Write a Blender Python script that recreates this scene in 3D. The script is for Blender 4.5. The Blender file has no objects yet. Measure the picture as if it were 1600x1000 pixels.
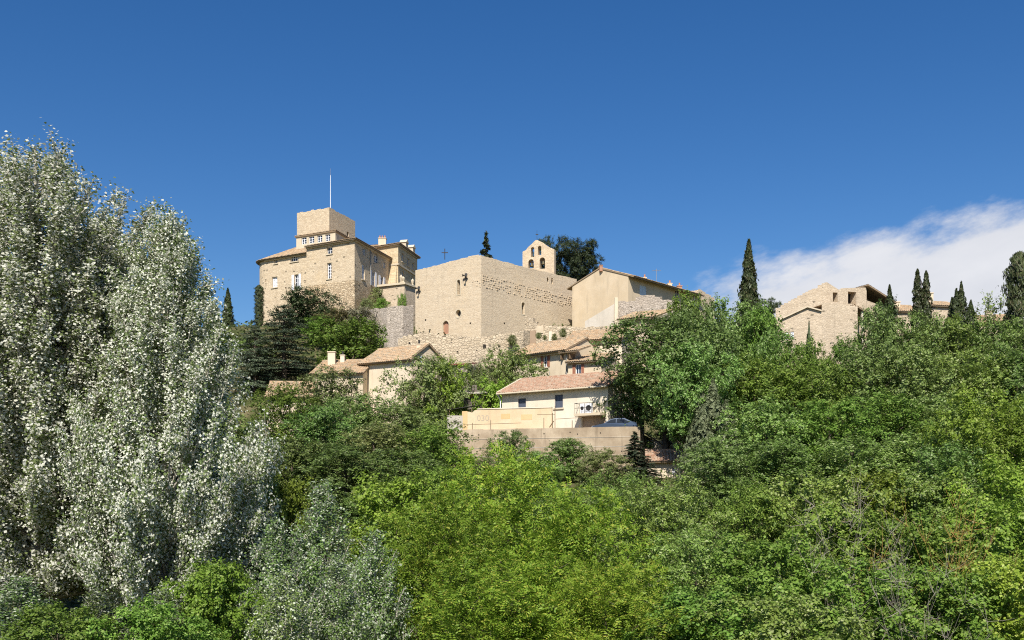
import bpy, math, random
import numpy as np
from mathutils import Vector, noise as mnoise

# ------------------------------------------------------------------ camera, sky, sun, exposure
FPX, HY, CXP, CZ = 1550.0, 780.0, 800.0, 5.5      # focal length (px of a 1600 px frame), eye-level row, centre column, eye height
SC = bpy.context.scene
COL = SC.collection
R = math.radians
random.seed(7)

cam_d = bpy.data.cameras.new('camera')
cam = bpy.data.objects.new('camera', cam_d)
COL.objects.link(cam)
cam_d.sensor_width = 36.0
cam_d.lens = 36.0 * FPX / 1600.0
cam_d.shift_y = (HY - 500.0) / 1600.0
cam_d.clip_end = 9000.0
cam.location = (0, 0, CZ)
cam.rotation_euler = (R(90), 0, 0)
SC.camera = cam

SUN_EL, SUN_LEFT = 46.0, 7.0                       # sun behind the photographer, a little to the left
world = bpy.data.worlds.new('World')
SC.world = world
world.use_nodes = True
wn, wl = world.node_tree.nodes, world.node_tree.links
wn.clear()
def wnode(t, **kw):
    n = wn.new(t)
    for k, v in kw.items():
        setattr(n, k, v)
    return n
def wmath(op, a, b=None, clamp=False):
    n = wnode('ShaderNodeMath', operation=op, use_clamp=clamp)
    for i, v in enumerate((a, b)):
        if v is None: continue
        if isinstance(v, (int, float)): n.inputs[i].default_value = v
        else: wl.new(v, n.inputs[i])
    return n.outputs[0]
sky = wnode('ShaderNodeTexSky', sky_type='NISHITA')
sky.sun_disc = False
sky.sun_elevation = R(SUN_EL)
sky.sun_rotation = R(180 + SUN_LEFT)
sky.altitude = 300
sky.air_density = 1.0
sky.dust_density = 0.6
sky.ozone_density = 3.5
tint = wnode('ShaderNodeHueSaturation')
tint.inputs['Saturation'].default_value = 1.31
tint.inputs['Hue'].default_value = 0.507
wl.new(sky.outputs[0], tint.inputs['Color'])
tc = wnode('ShaderNodeTexCoord')
sep = wnode('ShaderNodeSeparateXYZ')
wl.new(tc.outputs['Generated'], sep.inputs[0])
ydir = wmath('MAXIMUM', sep.outputs[1], 0.02)
cu = wmath('DIVIDE', sep.outputs[0], ydir)
cw = wmath('DIVIDE', sep.outputs[2], ydir)
comb = wnode('ShaderNodeCombineXYZ')
wl.new(wmath('ADD', wmath('MULTIPLY', cu, 3.2), wmath('MULTIPLY', cw, 3.0)), comb.inputs[0])
wl.new(wmath('SUBTRACT', wmath('MULTIPLY', cw, 8.0), wmath('MULTIPLY', cu, 3.4)), comb.inputs[1])
nz = wnode('ShaderNodeTexNoise')
nz.inputs['Scale'].default_value = 2.2
nz.inputs['Detail'].default_value = 9
nz.inputs['Roughness'].default_value = 0.6
wl.new(comb.outputs[0], nz.inputs['Vector'])
eu = wmath('DIVIDE', wmath('SUBTRACT', cu, 0.66), 0.56)
ew = wmath('DIVIDE', wmath('SUBTRACT', cw, 0.09), 0.205)
dist = wmath('SQRT', wmath('ADD', wmath('MULTIPLY', eu, eu), wmath('MULTIPLY', ew, ew)))
dens = wmath('ADD', wmath('SUBTRACT', 1.0, dist), wmath('MULTIPLY', wmath('SUBTRACT', nz.outputs[0], 0.47), 0.5))
mr = wnode('ShaderNodeMapRange', interpolation_type='SMOOTHSTEP')
mr.inputs['From Min'].default_value = -0.06
mr.inputs['From Max'].default_value = 0.12
wl.new(dens, mr.inputs['Value'])
front = wmath('GREATER_THAN', sep.outputs[1], 0.03)
cloud_f = wmath('MULTIPLY', wmath('MULTIPLY', mr.outputs[0], front), 0.96)
nz2 = wnode('ShaderNodeTexNoise')
nz2.inputs['Scale'].default_value = 3.0
nz2.inputs['Detail'].default_value = 6
wl.new(comb.outputs[0], nz2.inputs['Vector'])
ccol = wnode('ShaderNodeMix', data_type='RGBA')
ccol.inputs['A'].default_value = (6.0, 6.2, 6.8, 1)
ccol.inputs['B'].default_value = (8.3, 8.3, 8.5, 1)
wl.new(nz2.outputs[0], ccol.inputs['Factor'])
smix = wnode('ShaderNodeMix', data_type='RGBA')
wl.new(cloud_f, smix.inputs['Factor'])
wl.new(tint.outputs[0], smix.inputs['A'])
wl.new(ccol.outputs['Result'], smix.inputs['B'])
bg = wnode('ShaderNodeBackground')
bg.inputs['Strength'].default_value = 0.078
wl.new(smix.outputs['Result'], bg.inputs['Color'])
wo = wnode('ShaderNodeOutputWorld')
wl.new(bg.outputs[0], wo.inputs['Surface'])

sun_d = bpy.data.lights.new('sun', 'SUN')
sun_d.energy = 4.8
sun_d.angle = R(0.5)
sun_d.color = (1.0, 0.945, 0.86)
sun = bpy.data.objects.new('sun', sun_d)
COL.objects.link(sun)
_sv = Vector((-math.sin(R(SUN_LEFT)) * math.cos(R(SUN_EL)), -math.cos(R(SUN_LEFT)) * math.cos(R(SUN_EL)), math.sin(R(SUN_EL))))
sun.rotation_euler = _sv.to_track_quat('Z', 'Y').to_euler()
sun.location = (-20, -60, 90)

vs = SC.view_settings
vs.view_transform = 'Standard'
vs.look = 'None'
vs.exposure = 0.5
vs.gamma = 1.0
vs.use_curve_mapping = False
SC.render.engine = 'CYCLES'
SC.cycles.use_denoising = False
SC.cycles.filter_width = 1.1
SC.cycles.max_bounces = 6
SC.cycles.diffuse_bounces = 3
SC.cycles.transmission_bounces = 3
SC.cycles.transparent_max_bounces = 4
SC.cycles.caustics_reflective = False
SC.cycles.caustics_refractive = False

# ------------------------------------------------------------------ pixel helpers (a pixel gives a direction, D the distance)
def plan(px, D): return ((px - CXP) / FPX * D, D)
def Zp(py, D): return CZ + (HY - py) / FPX * D
def P3(px, py, D):
    x, y = plan(px, D)
    return (x, y, Zp(py, D))

class Face:
    """vertical plane from plan point a to plan point b; its outside is on the right of a->b"""
    def __init__(s, a, b):
        s.a, s.b = Vector(a[:2]), Vector(b[:2])
        d = s.b - s.a
        s.len = d.length
        s.d = d.normalized()
        s.n = Vector((s.d.y, -s.d.x))
    def t(s, px):
        k = (px - CXP) / FPX
        return (k * s.a.y - s.a.x) / (s.d.x - k * s.d.y)
    def z(s, px, py): return Zp(py, s.a.y + s.d.y * s.t(px))
    def p(s, t, off=0.0, z=0.0):
        q = s.a + s.d * t + s.n * off
        return (q.x, q.y, z)
    def rect(s, x0, y0, x1, y1):
        t0, t1 = s.t(x0), s.t(x1)
        m = (x0 + x1) / 2
        return [t0, t1, s.z(m, y1), s.z(m, y0)]
def from_angle(a, deg, px):
    """face starting at a, heading deg, ending on pixel column px"""
    f = Face(a, (a[0] + math.cos(R(deg)), a[1] + math.sin(R(deg))))
    q = f.p(f.t(px))
    return (q[0], q[1])

# ------------------------------------------------------------------ mesh builder
class MB:
    def __init__(s): s.v, s.f = [], []
    def poly(s, *pts):
        i = len(s.v)
        s.v.extend(tuple(p) for p in pts)
        s.f.append(tuple(range(i, i + len(pts))))
    def hexa(s, b, t):
        """b, t: four bottom and four top points, counter-clockwise from above"""
        i = len(s.v)
        s.v.extend(tuple(p) for p in b)
        s.v.extend(tuple(p) for p in t)
        for f in ((3, 2, 1, 0), (4, 5, 6, 7), (0, 1, 5, 4), (1, 2, 6, 5), (2, 3, 7, 6), (3, 0, 4, 7)):
            s.f.append(tuple(i + k for k in f))
    def fbox(s, F, t0, t1, z0, z1, o0, o1):
        q = lambda z: [F.p(t0, o1, z), F.p(t1, o1, z), F.p(t1, o0, z), F.p(t0, o0, z)]
        s.hexa(q(z0), q(z1))
    def box(s, x0, x1, y0, y1, z0, z1):
        q = lambda z: [(x0, y0, z), (x1, y0, z), (x1, y1, z), (x0, y1, z)]
        s.hexa(q(z0), q(z1))
    def tube(s, pts, rad, n=6, cap=True):
        pts = [Vector(p) for p in pts]
        if not isinstance(rad, (list, tuple)): rad = [rad] * len(pts)
        i0 = len(s.v)
        for k, p in enumerate(pts):
            d = (pts[min(k + 1, len(pts) - 1)] - pts[max(k - 1, 0)])
            d = d.normalized() if d.length > 1e-9 else Vector((0, 0, 1))
            u = d.cross(Vector((0, 1, 0)) if abs(d.y) < .8 else Vector((1, 0, 0))).normalized()
            w = d.cross(u)
            for j in range(n):
                a = 2 * math.pi * j / n
                s.v.append(tuple(p + (u * math.cos(a) + w * math.sin(a)) * rad[k]))
        for k in range(len(pts) - 1):
            for j in range(n):
                a, b = i0 + k * n + j, i0 + k * n + (j + 1) % n
                s.f.append((a, b, b + n, a + n))
        if cap:
            s.f.append(tuple(i0 + j for j in reversed(range(n))))
            s.f.append(tuple(i0 + (len(pts) - 1) * n + j for j in range(n)))
    def lathe(s, c, prof, n=16):
        i0 = len(s.v)
        for (r, z) in prof:
            for j in range(n):
                a = 2 * math.pi * j / n
                s.v.append((c[0] + r * math.cos(a), c[1] + r * math.sin(a), c[2] + z))
        for k in range(len(prof) - 1):
            for j in range(n):
                a, b = i0 + k * n + j, i0 + k * n + (j + 1) % n
                s.f.append((a, b, b + n, a + n))
        s.f.append(tuple(i0 + j for j in reversed(range(n))))
        s.f.append(tuple(i0 + (len(prof) - 1) * n + j for j in range(n)))
    def build(s, name, mat, parent=None, smooth=False):
        o = Vector((0, 0, 0))
        p = parent
        while p is not None:
            o += p.location
            p = p.parent
        me = bpy.data.meshes.new(name)
        me.from_pydata([(a - o.x, b - o.y, c - o.z) for a, b, c in s.v], [], s.f)
        me.materials.append(M[mat] if isinstance(mat, str) else mat)
        if smooth: me.polygons.foreach_set('use_smooth', [True] * len(me.polygons))
        me.update()
        ob = bpy.data.objects.new(name, me)
        COL.objects.link(ob)
        ob.parent = parent
        return ob

def tag(o, label=None, cat=None, group=None, kind=None):
    if label: o['label'] = label
    if cat: o['category'] = cat
    if group: o['group'] = group
    if kind: o['kind'] = kind
    return o
def thing(name, label, cat, loc=(0, 0, 0), group=None):
    o = bpy.data.objects.new(name, None)
    o.empty_display_size = 0.5
    COL.objects.link(o)
    o.location = loc
    return tag(o, label, cat, group)

# ------------------------------------------------------------------ materials
M = {}
class NT:
    def __init__(s, name):
        s.m = bpy.data.materials.new(name)
        s.m.use_nodes = True
        s.n, s.l = s.m.node_tree.nodes, s.m.node_tree.links
        s.n.clear()
        s.out = s.n.new('ShaderNodeOutputMaterial')
        M[name] = s.m
    def new(s, t, inp=None, **kw):
        n = s.n.new(t)
        for k, v in kw.items(): setattr(n, k, v)
        for k, v in (inp or {}).items():
            if hasattr(v, 'is_output'): s.l.new(v, n.inputs[k])
            else: n.inputs[k].default_value = v
        return n
    def mix(s, f, a, b, blend='MIX'):
        n = s.new('ShaderNodeMix', data_type='RGBA', blend_type=blend)
        for k, v in (('Factor', f), ('A', a), ('B', b)):
            if hasattr(v, 'is_output'): s.l.new(v, n.inputs[k])
            else: n.inputs[k].default_value = v if not isinstance(v, tuple) or len(v) == 4 else (*v, 1)
        return n.outputs['Result']
    def math(s, op, a, b=0.0):
        n = s.new('ShaderNodeMath', operation=op)
        for i, v in enumerate((a, b)):
            if hasattr(v, 'is_output'): s.l.new(v, n.inputs[i])
            else: n.inputs[i].default_value = v
        return n.outputs[0]
    def ramp(s, f, a, b):
        n = s.new('ShaderNodeMapRange', {'Value': f, 'From Min': a, 'From Max': b})
        n.interpolation_type = 'SMOOTHSTEP'
        return n.outputs[0]
    def pos(s, scale=(1, 1, 1), warp=0.0, wscale=1.5):
        g = s.new('ShaderNodeNewGeometry').outputs['Position']
        if warp:
            w = s.new('ShaderNodeTexNoise', {'Vector': g, 'Scale': wscale, 'Detail': 2.0})
            v = s.new('ShaderNodeVectorMath', {0: w.outputs['Color'], 1: (warp, warp, warp)}, operation='MULTIPLY')
            g = s.new('ShaderNodeVectorMath', {0: g, 1: v.outputs[0]}, operation='ADD').outputs[0]
        return s.new('ShaderNodeVectorMath', {0: g, 1: scale}, operation='MULTIPLY').outputs[0]
    def noise(s, v, scale, detail=4.0, rough=0.55):
        return s.new('ShaderNodeTexNoise', {'Vector': v, 'Scale': scale, 'Detail': detail, 'Roughness': rough}).outputs[0]
    def finish(s, col, rough=0.9, bump=None, bstr=0.4, bdist=0.05, spec=0.2, metal=0.0):
        p = s.new('ShaderNodeBsdfPrincipled', {'Base Color': col if hasattr(col, 'is_output') else (*col, 1), 'Roughness': rough, 'Metallic': metal})
        p.inputs['Specular IOR Level'].default_value = spec
        if bump is not None:
            b = s.new('ShaderNodeBump', {'Height': bump, 'Strength': bstr, 'Distance': bdist})
            s.l.new(b.outputs[0], p.inputs['Normal'])
        s.l.new(p.outputs[0], s.out.inputs['Surface'])

def stone(name, dark, light, mortar, stain, size=(0.46, 0.27), stain_amt=0.6, mw=0.09, rnd=1.0, bstr=0.9, holes=0.0):
    t = NT(name)
    v = t.pos((1 / size[0], 1 / size[0], 1 / size[1]), 0.16, 1.3)
    vo = t.new('ShaderNodeTexVoronoi', {'Vector': v, 'Scale': 1.0, 'Randomness': rnd})
    ve = t.new('ShaderNodeTexVoronoi', {'Vector': v, 'Scale': 1.0, 'Randomness': rnd}, feature='DISTANCE_TO_EDGE')
    rc = t.new('ShaderNodeSeparateColor', {'Color': vo.outputs['Color']})
    g = t.pos()
    c = t.mix(rc.outputs[0], dark, light)
    n1 = t.noise(g, 0.16, 5.0, 0.6)
    n2 = t.noise(g, 2.6, 4.0)
    n3 = t.noise(g, 0.45, 5.0, 0.65)
    c = t.mix(t.math('MULTIPLY', t.ramp(n1, 0.5, 0.68), stain_amt), c, stain)
    edge = t.ramp(ve.outputs['Distance'], 0.0, mw)
    c = t.mix(edge, mortar, c)
    c = t.mix(t.math('MULTIPLY', t.ramp(n2, 0.45, 0.8), 0.3), c, tuple(x * 0.7 for x in dark))
    c = t.mix(t.math('MULTIPLY', t.ramp(n3, 0.58, 0.74), 0.22), c, (0.38, 0.33, 0.26))
    cr = t.noise(t.pos((0.10, 0.10, 1.6)), 1.4, 4.0, 0.6)
    c = t.mix(t.math('MULTIPLY', t.ramp(cr, 0.48, 0.66), 0.22), c, tuple(x * 0.72 for x in dark))
    st = t.noise(t.pos((1.0, 1.0, 0.10)), 1.3, 5.0, 0.6)
    c = t.mix(t.math('MULTIPLY', t.ramp(st, 0.58, 0.76), 0.28), c, tuple(x * 0.55 for x in dark))
    if holes:
        pick = t.math('GREATER_THAN', rc.outputs[1], 1.0 - holes)
        c = t.mix(t.math('MULTIPLY', t.math('MULTIPLY', pick, edge), 0.75), c, (0.10, 0.085, 0.06))
    h = t.math('ADD', t.math('MULTIPLY', edge, 0.7), t.math('ADD', t.math('MULTIPLY', n2, 0.5), t.math('MULTIPLY', rc.outputs[2], 0.5)))
    t.finish(c, 0.95, h, bstr, 0.07, 0.1)

def plaster(name, col, col2, stain=(0.3, 0.26, 0.2), amt=0.35):
    t = NT(name)
    g = t.pos()
    st = t.pos((1.1, 1.1, 0.16))
    n = t.noise(g, 0.5, 6.0, 0.65)
    n2 = t.noise(st, 1.6, 5.0, 0.6)
    n3 = t.noise(g, 9.0, 4.0)
    c = t.mix(t.ramp(n, 0.35, 0.7), col, col2)
    c = t.mix(t.math('MULTIPLY', t.ramp(n2, 0.5, 0.74), amt), c, stain)
    n4 = t.noise(g, 0.22, 3.0, 0.5)
    c = t.mix(t.math('MULTIPLY', t.ramp(n4, 0.48, 0.62), amt * 0.5), c, tuple(x * 0.72 for x in col))
    c = t.mix(t.math('MULTIPLY', n3, 0.15), c, tuple(x * 0.6 for x in col))
    t.finish(c, 0.93, n3, 0.35, 0.02, 0.1)

def simple(name, col, rough=0.6, var=0.15, spec=0.3, metal=0.0, scale=4.0):
    t = NT(name)
    n = t.noise(t.pos(), scale, 4.0)
    c = t.mix(t.math('MULTIPLY', n, var * 2), col, tuple(x * 0.55 for x in col))
    t.finish(c, rough, None, spec=spec, metal=metal)

stone('stone_castle', (0.54, 0.425, 0.285), (0.67, 0.55, 0.39), (0.60, 0.485, 0.335), (0.63, 0.47, 0.27), (0.34, 0.19), 0.45, bstr=0.5, holes=0.02)
stone('stone_keep', (0.52, 0.41, 0.28), (0.66, 0.54, 0.385), (0.57, 0.465, 0.325), (0.47, 0.39, 0.285), (0.34, 0.19), 0.5, bstr=0.5)
stone('stone_rubble', (0.46, 0.345, 0.215), (0.70, 0.565, 0.385), (0.37, 0.28, 0.18), (0.64, 0.44, 0.22), (0.5, 0.21), 0.5, 0.13, holes=0.03)
stone('stone_church', (0.60, 0.48, 0.335), (0.67, 0.555, 0.40), (0.63, 0.51, 0.36), (0.66, 0.50, 0.30), (0.40, 0.2), 0.5, bstr=0.4)
stone('stone_grey', (0.39, 0.33, 0.265), (0.54, 0.465, 0.385), (0.44, 0.375, 0.305), (0.36, 0.30, 0.245), (0.34, 0.22), 0.5, bstr=0.8, holes=0.02)
stone('stone_rampart', (0.48, 0.385, 0.265), (0.67, 0.555, 0.40), (0.49, 0.395, 0.275), (0.38, 0.315, 0.245), (0.40, 0.25), 0.6, 0.12, holes=0.03)
stone('stone_house', (0.50, 0.40, 0.285), (0.645, 0.53, 0.39), (0.575, 0.47, 0.34), (0.52, 0.42, 0.30), (0.30, 0.17), 0.5, bstr=0.5, holes=0.015)
stone('stone_ashlar', (0.58, 0.455, 0.28), (0.69, 0.56, 0.37), (0.45, 0.355, 0.23), (0.63, 0.47, 0.25), (0.75, 0.4), 0.4, 0.05, 0.55, bstr=0.5)
plaster('plaster_beige', (0.60, 0.48, 0.325), (0.67, 0.55, 0.39), amt=0.4)
plaster('plaster_cream', (0.66, 0.55, 0.40), (0.73, 0.62, 0.47), amt=0.28)
plaster('plaster_white', (0.71, 0.62, 0.48), (0.77, 0.69, 0.555), amt=0.3)
plaster('plaster_row', (0.62, 0.51, 0.36), (0.70, 0.59, 0.43), amt=0.3)
plaster('plaster_yellow', (0.62, 0.48, 0.30), (0.70, 0.57, 0.39), amt=0.3)
plaster('patch_orange', (0.62, 0.42, 0.20), (0.68, 0.49, 0.27), amt=0.2)
plaster('plaster_brown', (0.42, 0.30, 0.20), (0.48, 0.36, 0.25), amt=0.3)
plaster('concrete', (0.36, 0.275, 0.185), (0.58, 0.47, 0.335), (0.17, 0.13, 0.09), 0.8)
plaster('concrete_pale', (0.50, 0.45, 0.37), (0.58, 0.53, 0.45), (0.3, 0.27, 0.22), 0.4)
plaster('trim_stone', (0.58, 0.49, 0.35), (0.66, 0.57, 0.43), amt=0.3)
def tile_mat(name, a, b, c3):
    t = NT(name)
    v = t.pos((4.2, 4.2, 7.0))
    vo = t.new('ShaderNodeTexVoronoi', {'Vector': v, 'Scale': 1.0})
    rc = t.new('ShaderNodeSeparateColor', {'Color': vo.outputs['Color']})
    c = t.mix(rc.outputs[0], a, b)
    c = t.mix(t.math('MULTIPLY', t.math('GREATER_THAN', rc.outputs[1], 0.72), 0.7), c, c3)
    n = t.noise(t.pos(), 0.8, 5.0, 0.65)
    c = t.mix(t.math('MULTIPLY', t.ramp(n, 0.5, 0.75), 0.45), c, (0.22, 0.19, 0.14))
    t.finish(c, 0.9, n, 0.2, 0.02, 0.15)
tile_mat('tile_old', (0.36, 0.24, 0.14), (0.52, 0.38, 0.24), (0.30, 0.26, 0.19))
tile_mat('tile_red', (0.34, 0.20, 0.13), (0.46, 0.305, 0.21), (0.42, 0.34, 0.25))
simple('slab', (0.30, 0.22, 0.14), 0.9)
simple('white_paint', (0.78, 0.79, 0.82), 0.5, 0.08)
simple('shutter_blue', (0.62, 0.70, 0.76), 0.6, 0.1)
simple('shutter_red', (0.36, 0.15, 0.09), 0.6, 0.2)
simple('iron', (0.04, 0.037, 0.035), 0.6, 0.2)
simple('zinc', (0.28, 0.28, 0.27), 0.5, 0.15)
simple('dark_inside', (0.035, 0.028, 0.022), 0.9, 0.2)
simple('blind_grey', (0.085, 0.10, 0.135), 0.5, 0.12)
simple('brick_pink', (0.46, 0.25, 0.16), 0.9, 0.25)
simple('terracotta', (0.55, 0.26, 0.15), 0.8, 0.2)
simple('bronze', (0.10, 0.085, 0.05), 0.5, 0.2, metal=0.6)
simple('wood_old', (0.22, 0.15, 0.09), 0.85, 0.3)
simple('lettering_grey', (0.50, 0.42, 0.31), 0.9, 0.3)
simple('tarp', (0.06, 0.055, 0.05), 0.7, 0.3)
simple('red_metal', (0.25, 0.05, 0.05), 0.6, 0.3)
simple('yellow_sheet', (0.62, 0.44, 0.10), 0.6, 0.2)
simple('grey_board', (0.25, 0.21, 0.18), 0.8, 0.3)
simple('car_paint', (0.07, 0.095, 0.14), 0.25, 0.05, 0.6, 0.4)
simple('car_glass', (0.02, 0.025, 0.03), 0.08, 0.0, 0.6)
simple('tyre', (0.02, 0.02, 0.02), 0.9, 0.1)
simple('rim', (0.4, 0.4, 0.42), 0.35, 0.05, 0.5, 0.8)
simple('glass', (0.03, 0.04, 0.055), 0.08, 0.1, 0.7)
simple('terrace_floor', (0.36, 0.31, 0.25), 0.95, 0.2)

def foliage(name, c1, c2, c3=None, under=None, trans=0.30, rough=0.5, spec=0.25, var=0.35):
    """c1, c2: range of leaf colours leaf by leaf; under: colour of the leaf's felted underside"""
    t = NT(name)
    g = t.new('ShaderNodeNewGeometry')
    oi = t.new('ShaderNodeObjectInfo')
    c = t.mix(g.outputs['Random Per Island'], c1, c2)
    if c3:
        r2 = t.math('FRACT', t.math('MULTIPLY', g.outputs['Random Per Island'], 17.3))
        c = t.mix(t.math('MULTIPLY', t.math('GREATER_THAN', r2, 0.86), 0.85), c, c3)
    n = t.noise(t.pos(), 0.45, 3.0)
    c = t.mix(t.math('MULTIPLY', t.ramp(n, 0.4, 0.65), var), c, tuple(x * 0.6 for x in c1))
    if under: c = t.mix(g.outputs['Backfacing'], c, under)
    hs = t.new('ShaderNodeHueSaturation', {'Color': c, 'Value': t.math('ADD', 0.74, t.math('MULTIPLY', oi.outputs['Random'], 0.55)),
                                           'Hue': t.math('ADD', 0.486, t.math('MULTIPLY', t.math('FRACT', t.math('MULTIPLY', oi.outputs['Random'], 7.7)), 0.026))})
    col = hs.outputs[0]
    p = t.new('ShaderNodeBsdfPrincipled', {'Base Color': col, 'Roughness': rough})
    p.inputs['Specular IOR Level'].default_value = spec
    tr = t.new('ShaderNodeBsdfTranslucent', {'Color': col})
    ms = t.new('ShaderNodeMixShader', {0: trans})
    t.l.new(p.outputs[0], ms.inputs[1])
    t.l.new(tr.outputs[0], ms.inputs[2])
    t.l.new(ms.outputs[0], t.out.inputs['Surface'])
foliage('leaf_mid', (0.14, 0.215, 0.05), (0.235, 0.32, 0.085), (0.37, 0.43, 0.20))
foliage('leaf_wood', (0.13, 0.225, 0.045), (0.225, 0.335, 0.08), (0.38, 0.45, 0.21))
foliage('leaf_olive', (0.165, 0.205, 0.06), (0.255, 0.30, 0.10), (0.33, 0.34, 0.17))
foliage('leaf_bright', (0.17, 0.27, 0.028), (0.29, 0.395, 0.055), (0.40, 0.47, 0.12), trans=0.36)
foliage('leaf_yellow', (0.145, 0.25, 0.02), (0.27, 0.375, 0.045), (0.42, 0.42, 0.07), trans=0.38)
foliage('leaf_ash', (0.15, 0.235, 0.04), (0.25, 0.35, 0.08), (0.42, 0.47, 0.22), trans=0.33)
foliage('leaf_fresh', (0.125, 0.225, 0.03), (0.215, 0.33, 0.055), (0.33, 0.42, 0.11), trans=0.34)
foliage('leaf_dark', (0.045, 0.07, 0.024), (0.09, 0.125, 0.042), None, trans=0.15)
foliage('leaf_cedar', (0.062, 0.092, 0.055), (0.125, 0.16, 0.09), (0.17, 0.21, 0.11), trans=0.12)
foliage('leaf_pine', (0.036, 0.052, 0.022), (0.075, 0.098, 0.038), None, trans=0.1)
foliage('leaf_cypress', (0.038, 0.056, 0.022), (0.085, 0.108, 0.038), (0.11, 0.095, 0.05), trans=0.12)
foliage('leaf_greycypress', (0.10, 0.125, 0.06), (0.17, 0.195, 0.105), None, trans=0.2)
foliage('leaf_pale', (0.22, 0.21, 0.12), (0.38, 0.35, 0.23), None, trans=0.25)
foliage('leaf_rust', (0.14, 0.13, 0.05), (0.24, 0.20, 0.09), (0.22, 0.28, 0.08), trans=0.25)
foliage('leaf_poplar', (0.13, 0.185, 0.055), (0.23, 0.285, 0.105), None, under=(0.76, 0.76, 0.64), trans=0.42, rough=0.6, var=0.2)
foliage('leaf_sapling', (0.115, 0.19, 0.045), (0.20, 0.28, 0.08), None, under=(0.50, 0.54, 0.40), trans=0.30, rough=0.6, var=0.2)
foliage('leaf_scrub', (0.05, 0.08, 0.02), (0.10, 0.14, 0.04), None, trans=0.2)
simple('bark', (0.13, 0.10, 0.075), 0.95, 0.35)
simple('bark_pale', (0.48, 0.44, 0.37), 0.9, 0.35)
simple('bark_lichen', (0.42, 0.26, 0.07), 0.9, 0.4)
simple('bark_bare', (0.38, 0.34, 0.27), 0.9, 0.35)
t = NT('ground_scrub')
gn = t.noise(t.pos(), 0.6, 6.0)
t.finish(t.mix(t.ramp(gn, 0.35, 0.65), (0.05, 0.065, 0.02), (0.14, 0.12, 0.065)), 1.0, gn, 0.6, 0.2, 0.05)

# ------------------------------------------------------------------ terrain
PROF = [(-60, 3.9), (3.5, 3.9), (12, 0.4), (20, 0.0), (45, 0.8), (60, 3.0), (75, 5.4), (91, 8.3), (101, 10.2), (107, 13.5), (113, 18.5),
        (119, 21.6), (126, 25.6), (138, 29.5), (150, 30.5), (176, 28.5), (235, 18), (420, 4), (6000, 0)]
_px = np.array([p[0] for p in PROF], float)
_pz = np.array([p[1] for p in PROF], float)
def ground(x, y):
    z = float(np.interp(y, _px, _pz))
    w = min(max((y - 50) / 60, 0), 1)
    z += w * 2.2 * min(max((x - 26) / 14, 0), 1) * min(max((135 - y) / 20, 0), 1)
    far = min(max((abs(x) - 75) / 160, 0), 1) * min(max((y - 40) / 60, 0), 1)
    z *= (1 - 0.75 * far)
    if y > 12: z += 0.35 * mnoise.noise(Vector((x * 0.11, y * 0.11, 0))) * min((y - 12) / 10, 1)
    return z
def make_ground():
    xs = np.concatenate([np.array([-5000, -2000, -900, -450, -250]), np.arange(-160, 161, 4.0), np.array([250, 450, 900, 2000, 5000])])
    ys = np.concatenate([np.array([-60, -30, -12, 0, 3.5]), np.arange(6, 182, 2.5), np.array([195, 215, 240, 300, 420, 700, 1200, 2500, 6000])])
    mb = MB()
    for y in ys:
        for x in xs: mb.v.append((float(x), float(y), ground(float(x), float(y))))
    nx = len(xs)
    for j in range(len(ys) - 1):
        for i in range(nx - 1):
            a = j * nx + i
            mb.f.append((a, a + 1, a + 1 + nx, a + nx))
    tag(mb.build('ground', 'ground_scrub', None, True), kind='structure')
make_ground()

# ------------------------------------------------------------------ building helpers
def hole_fn(t0, t1, z0, z1, shape='rect'):
    if shape == 'rect':
        return dict(t0=t0, t1=t1, ts=[t0, t1], lo=lambda t: z0, hi=lambda t: z1)
    r = (t1 - t0) / 2
    c = (t0 + t1) / 2
    ts = [c - r * math.cos(math.pi * k / 8) for k in range(9)]
    arc = lambda t: math.sqrt(max(r * r - (t - c) ** 2, 0))
    if shape == 'arch':
        return dict(t0=t0, t1=t1, ts=ts, lo=lambda t: z0, hi=lambda t: z1 - r + arc(t))
    m = (z0 + z1) / 2
    return dict(t0=t0, t1=t1, ts=ts, lo=lambda t: m - arc(t), hi=lambda t: m + arc(t))

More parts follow.
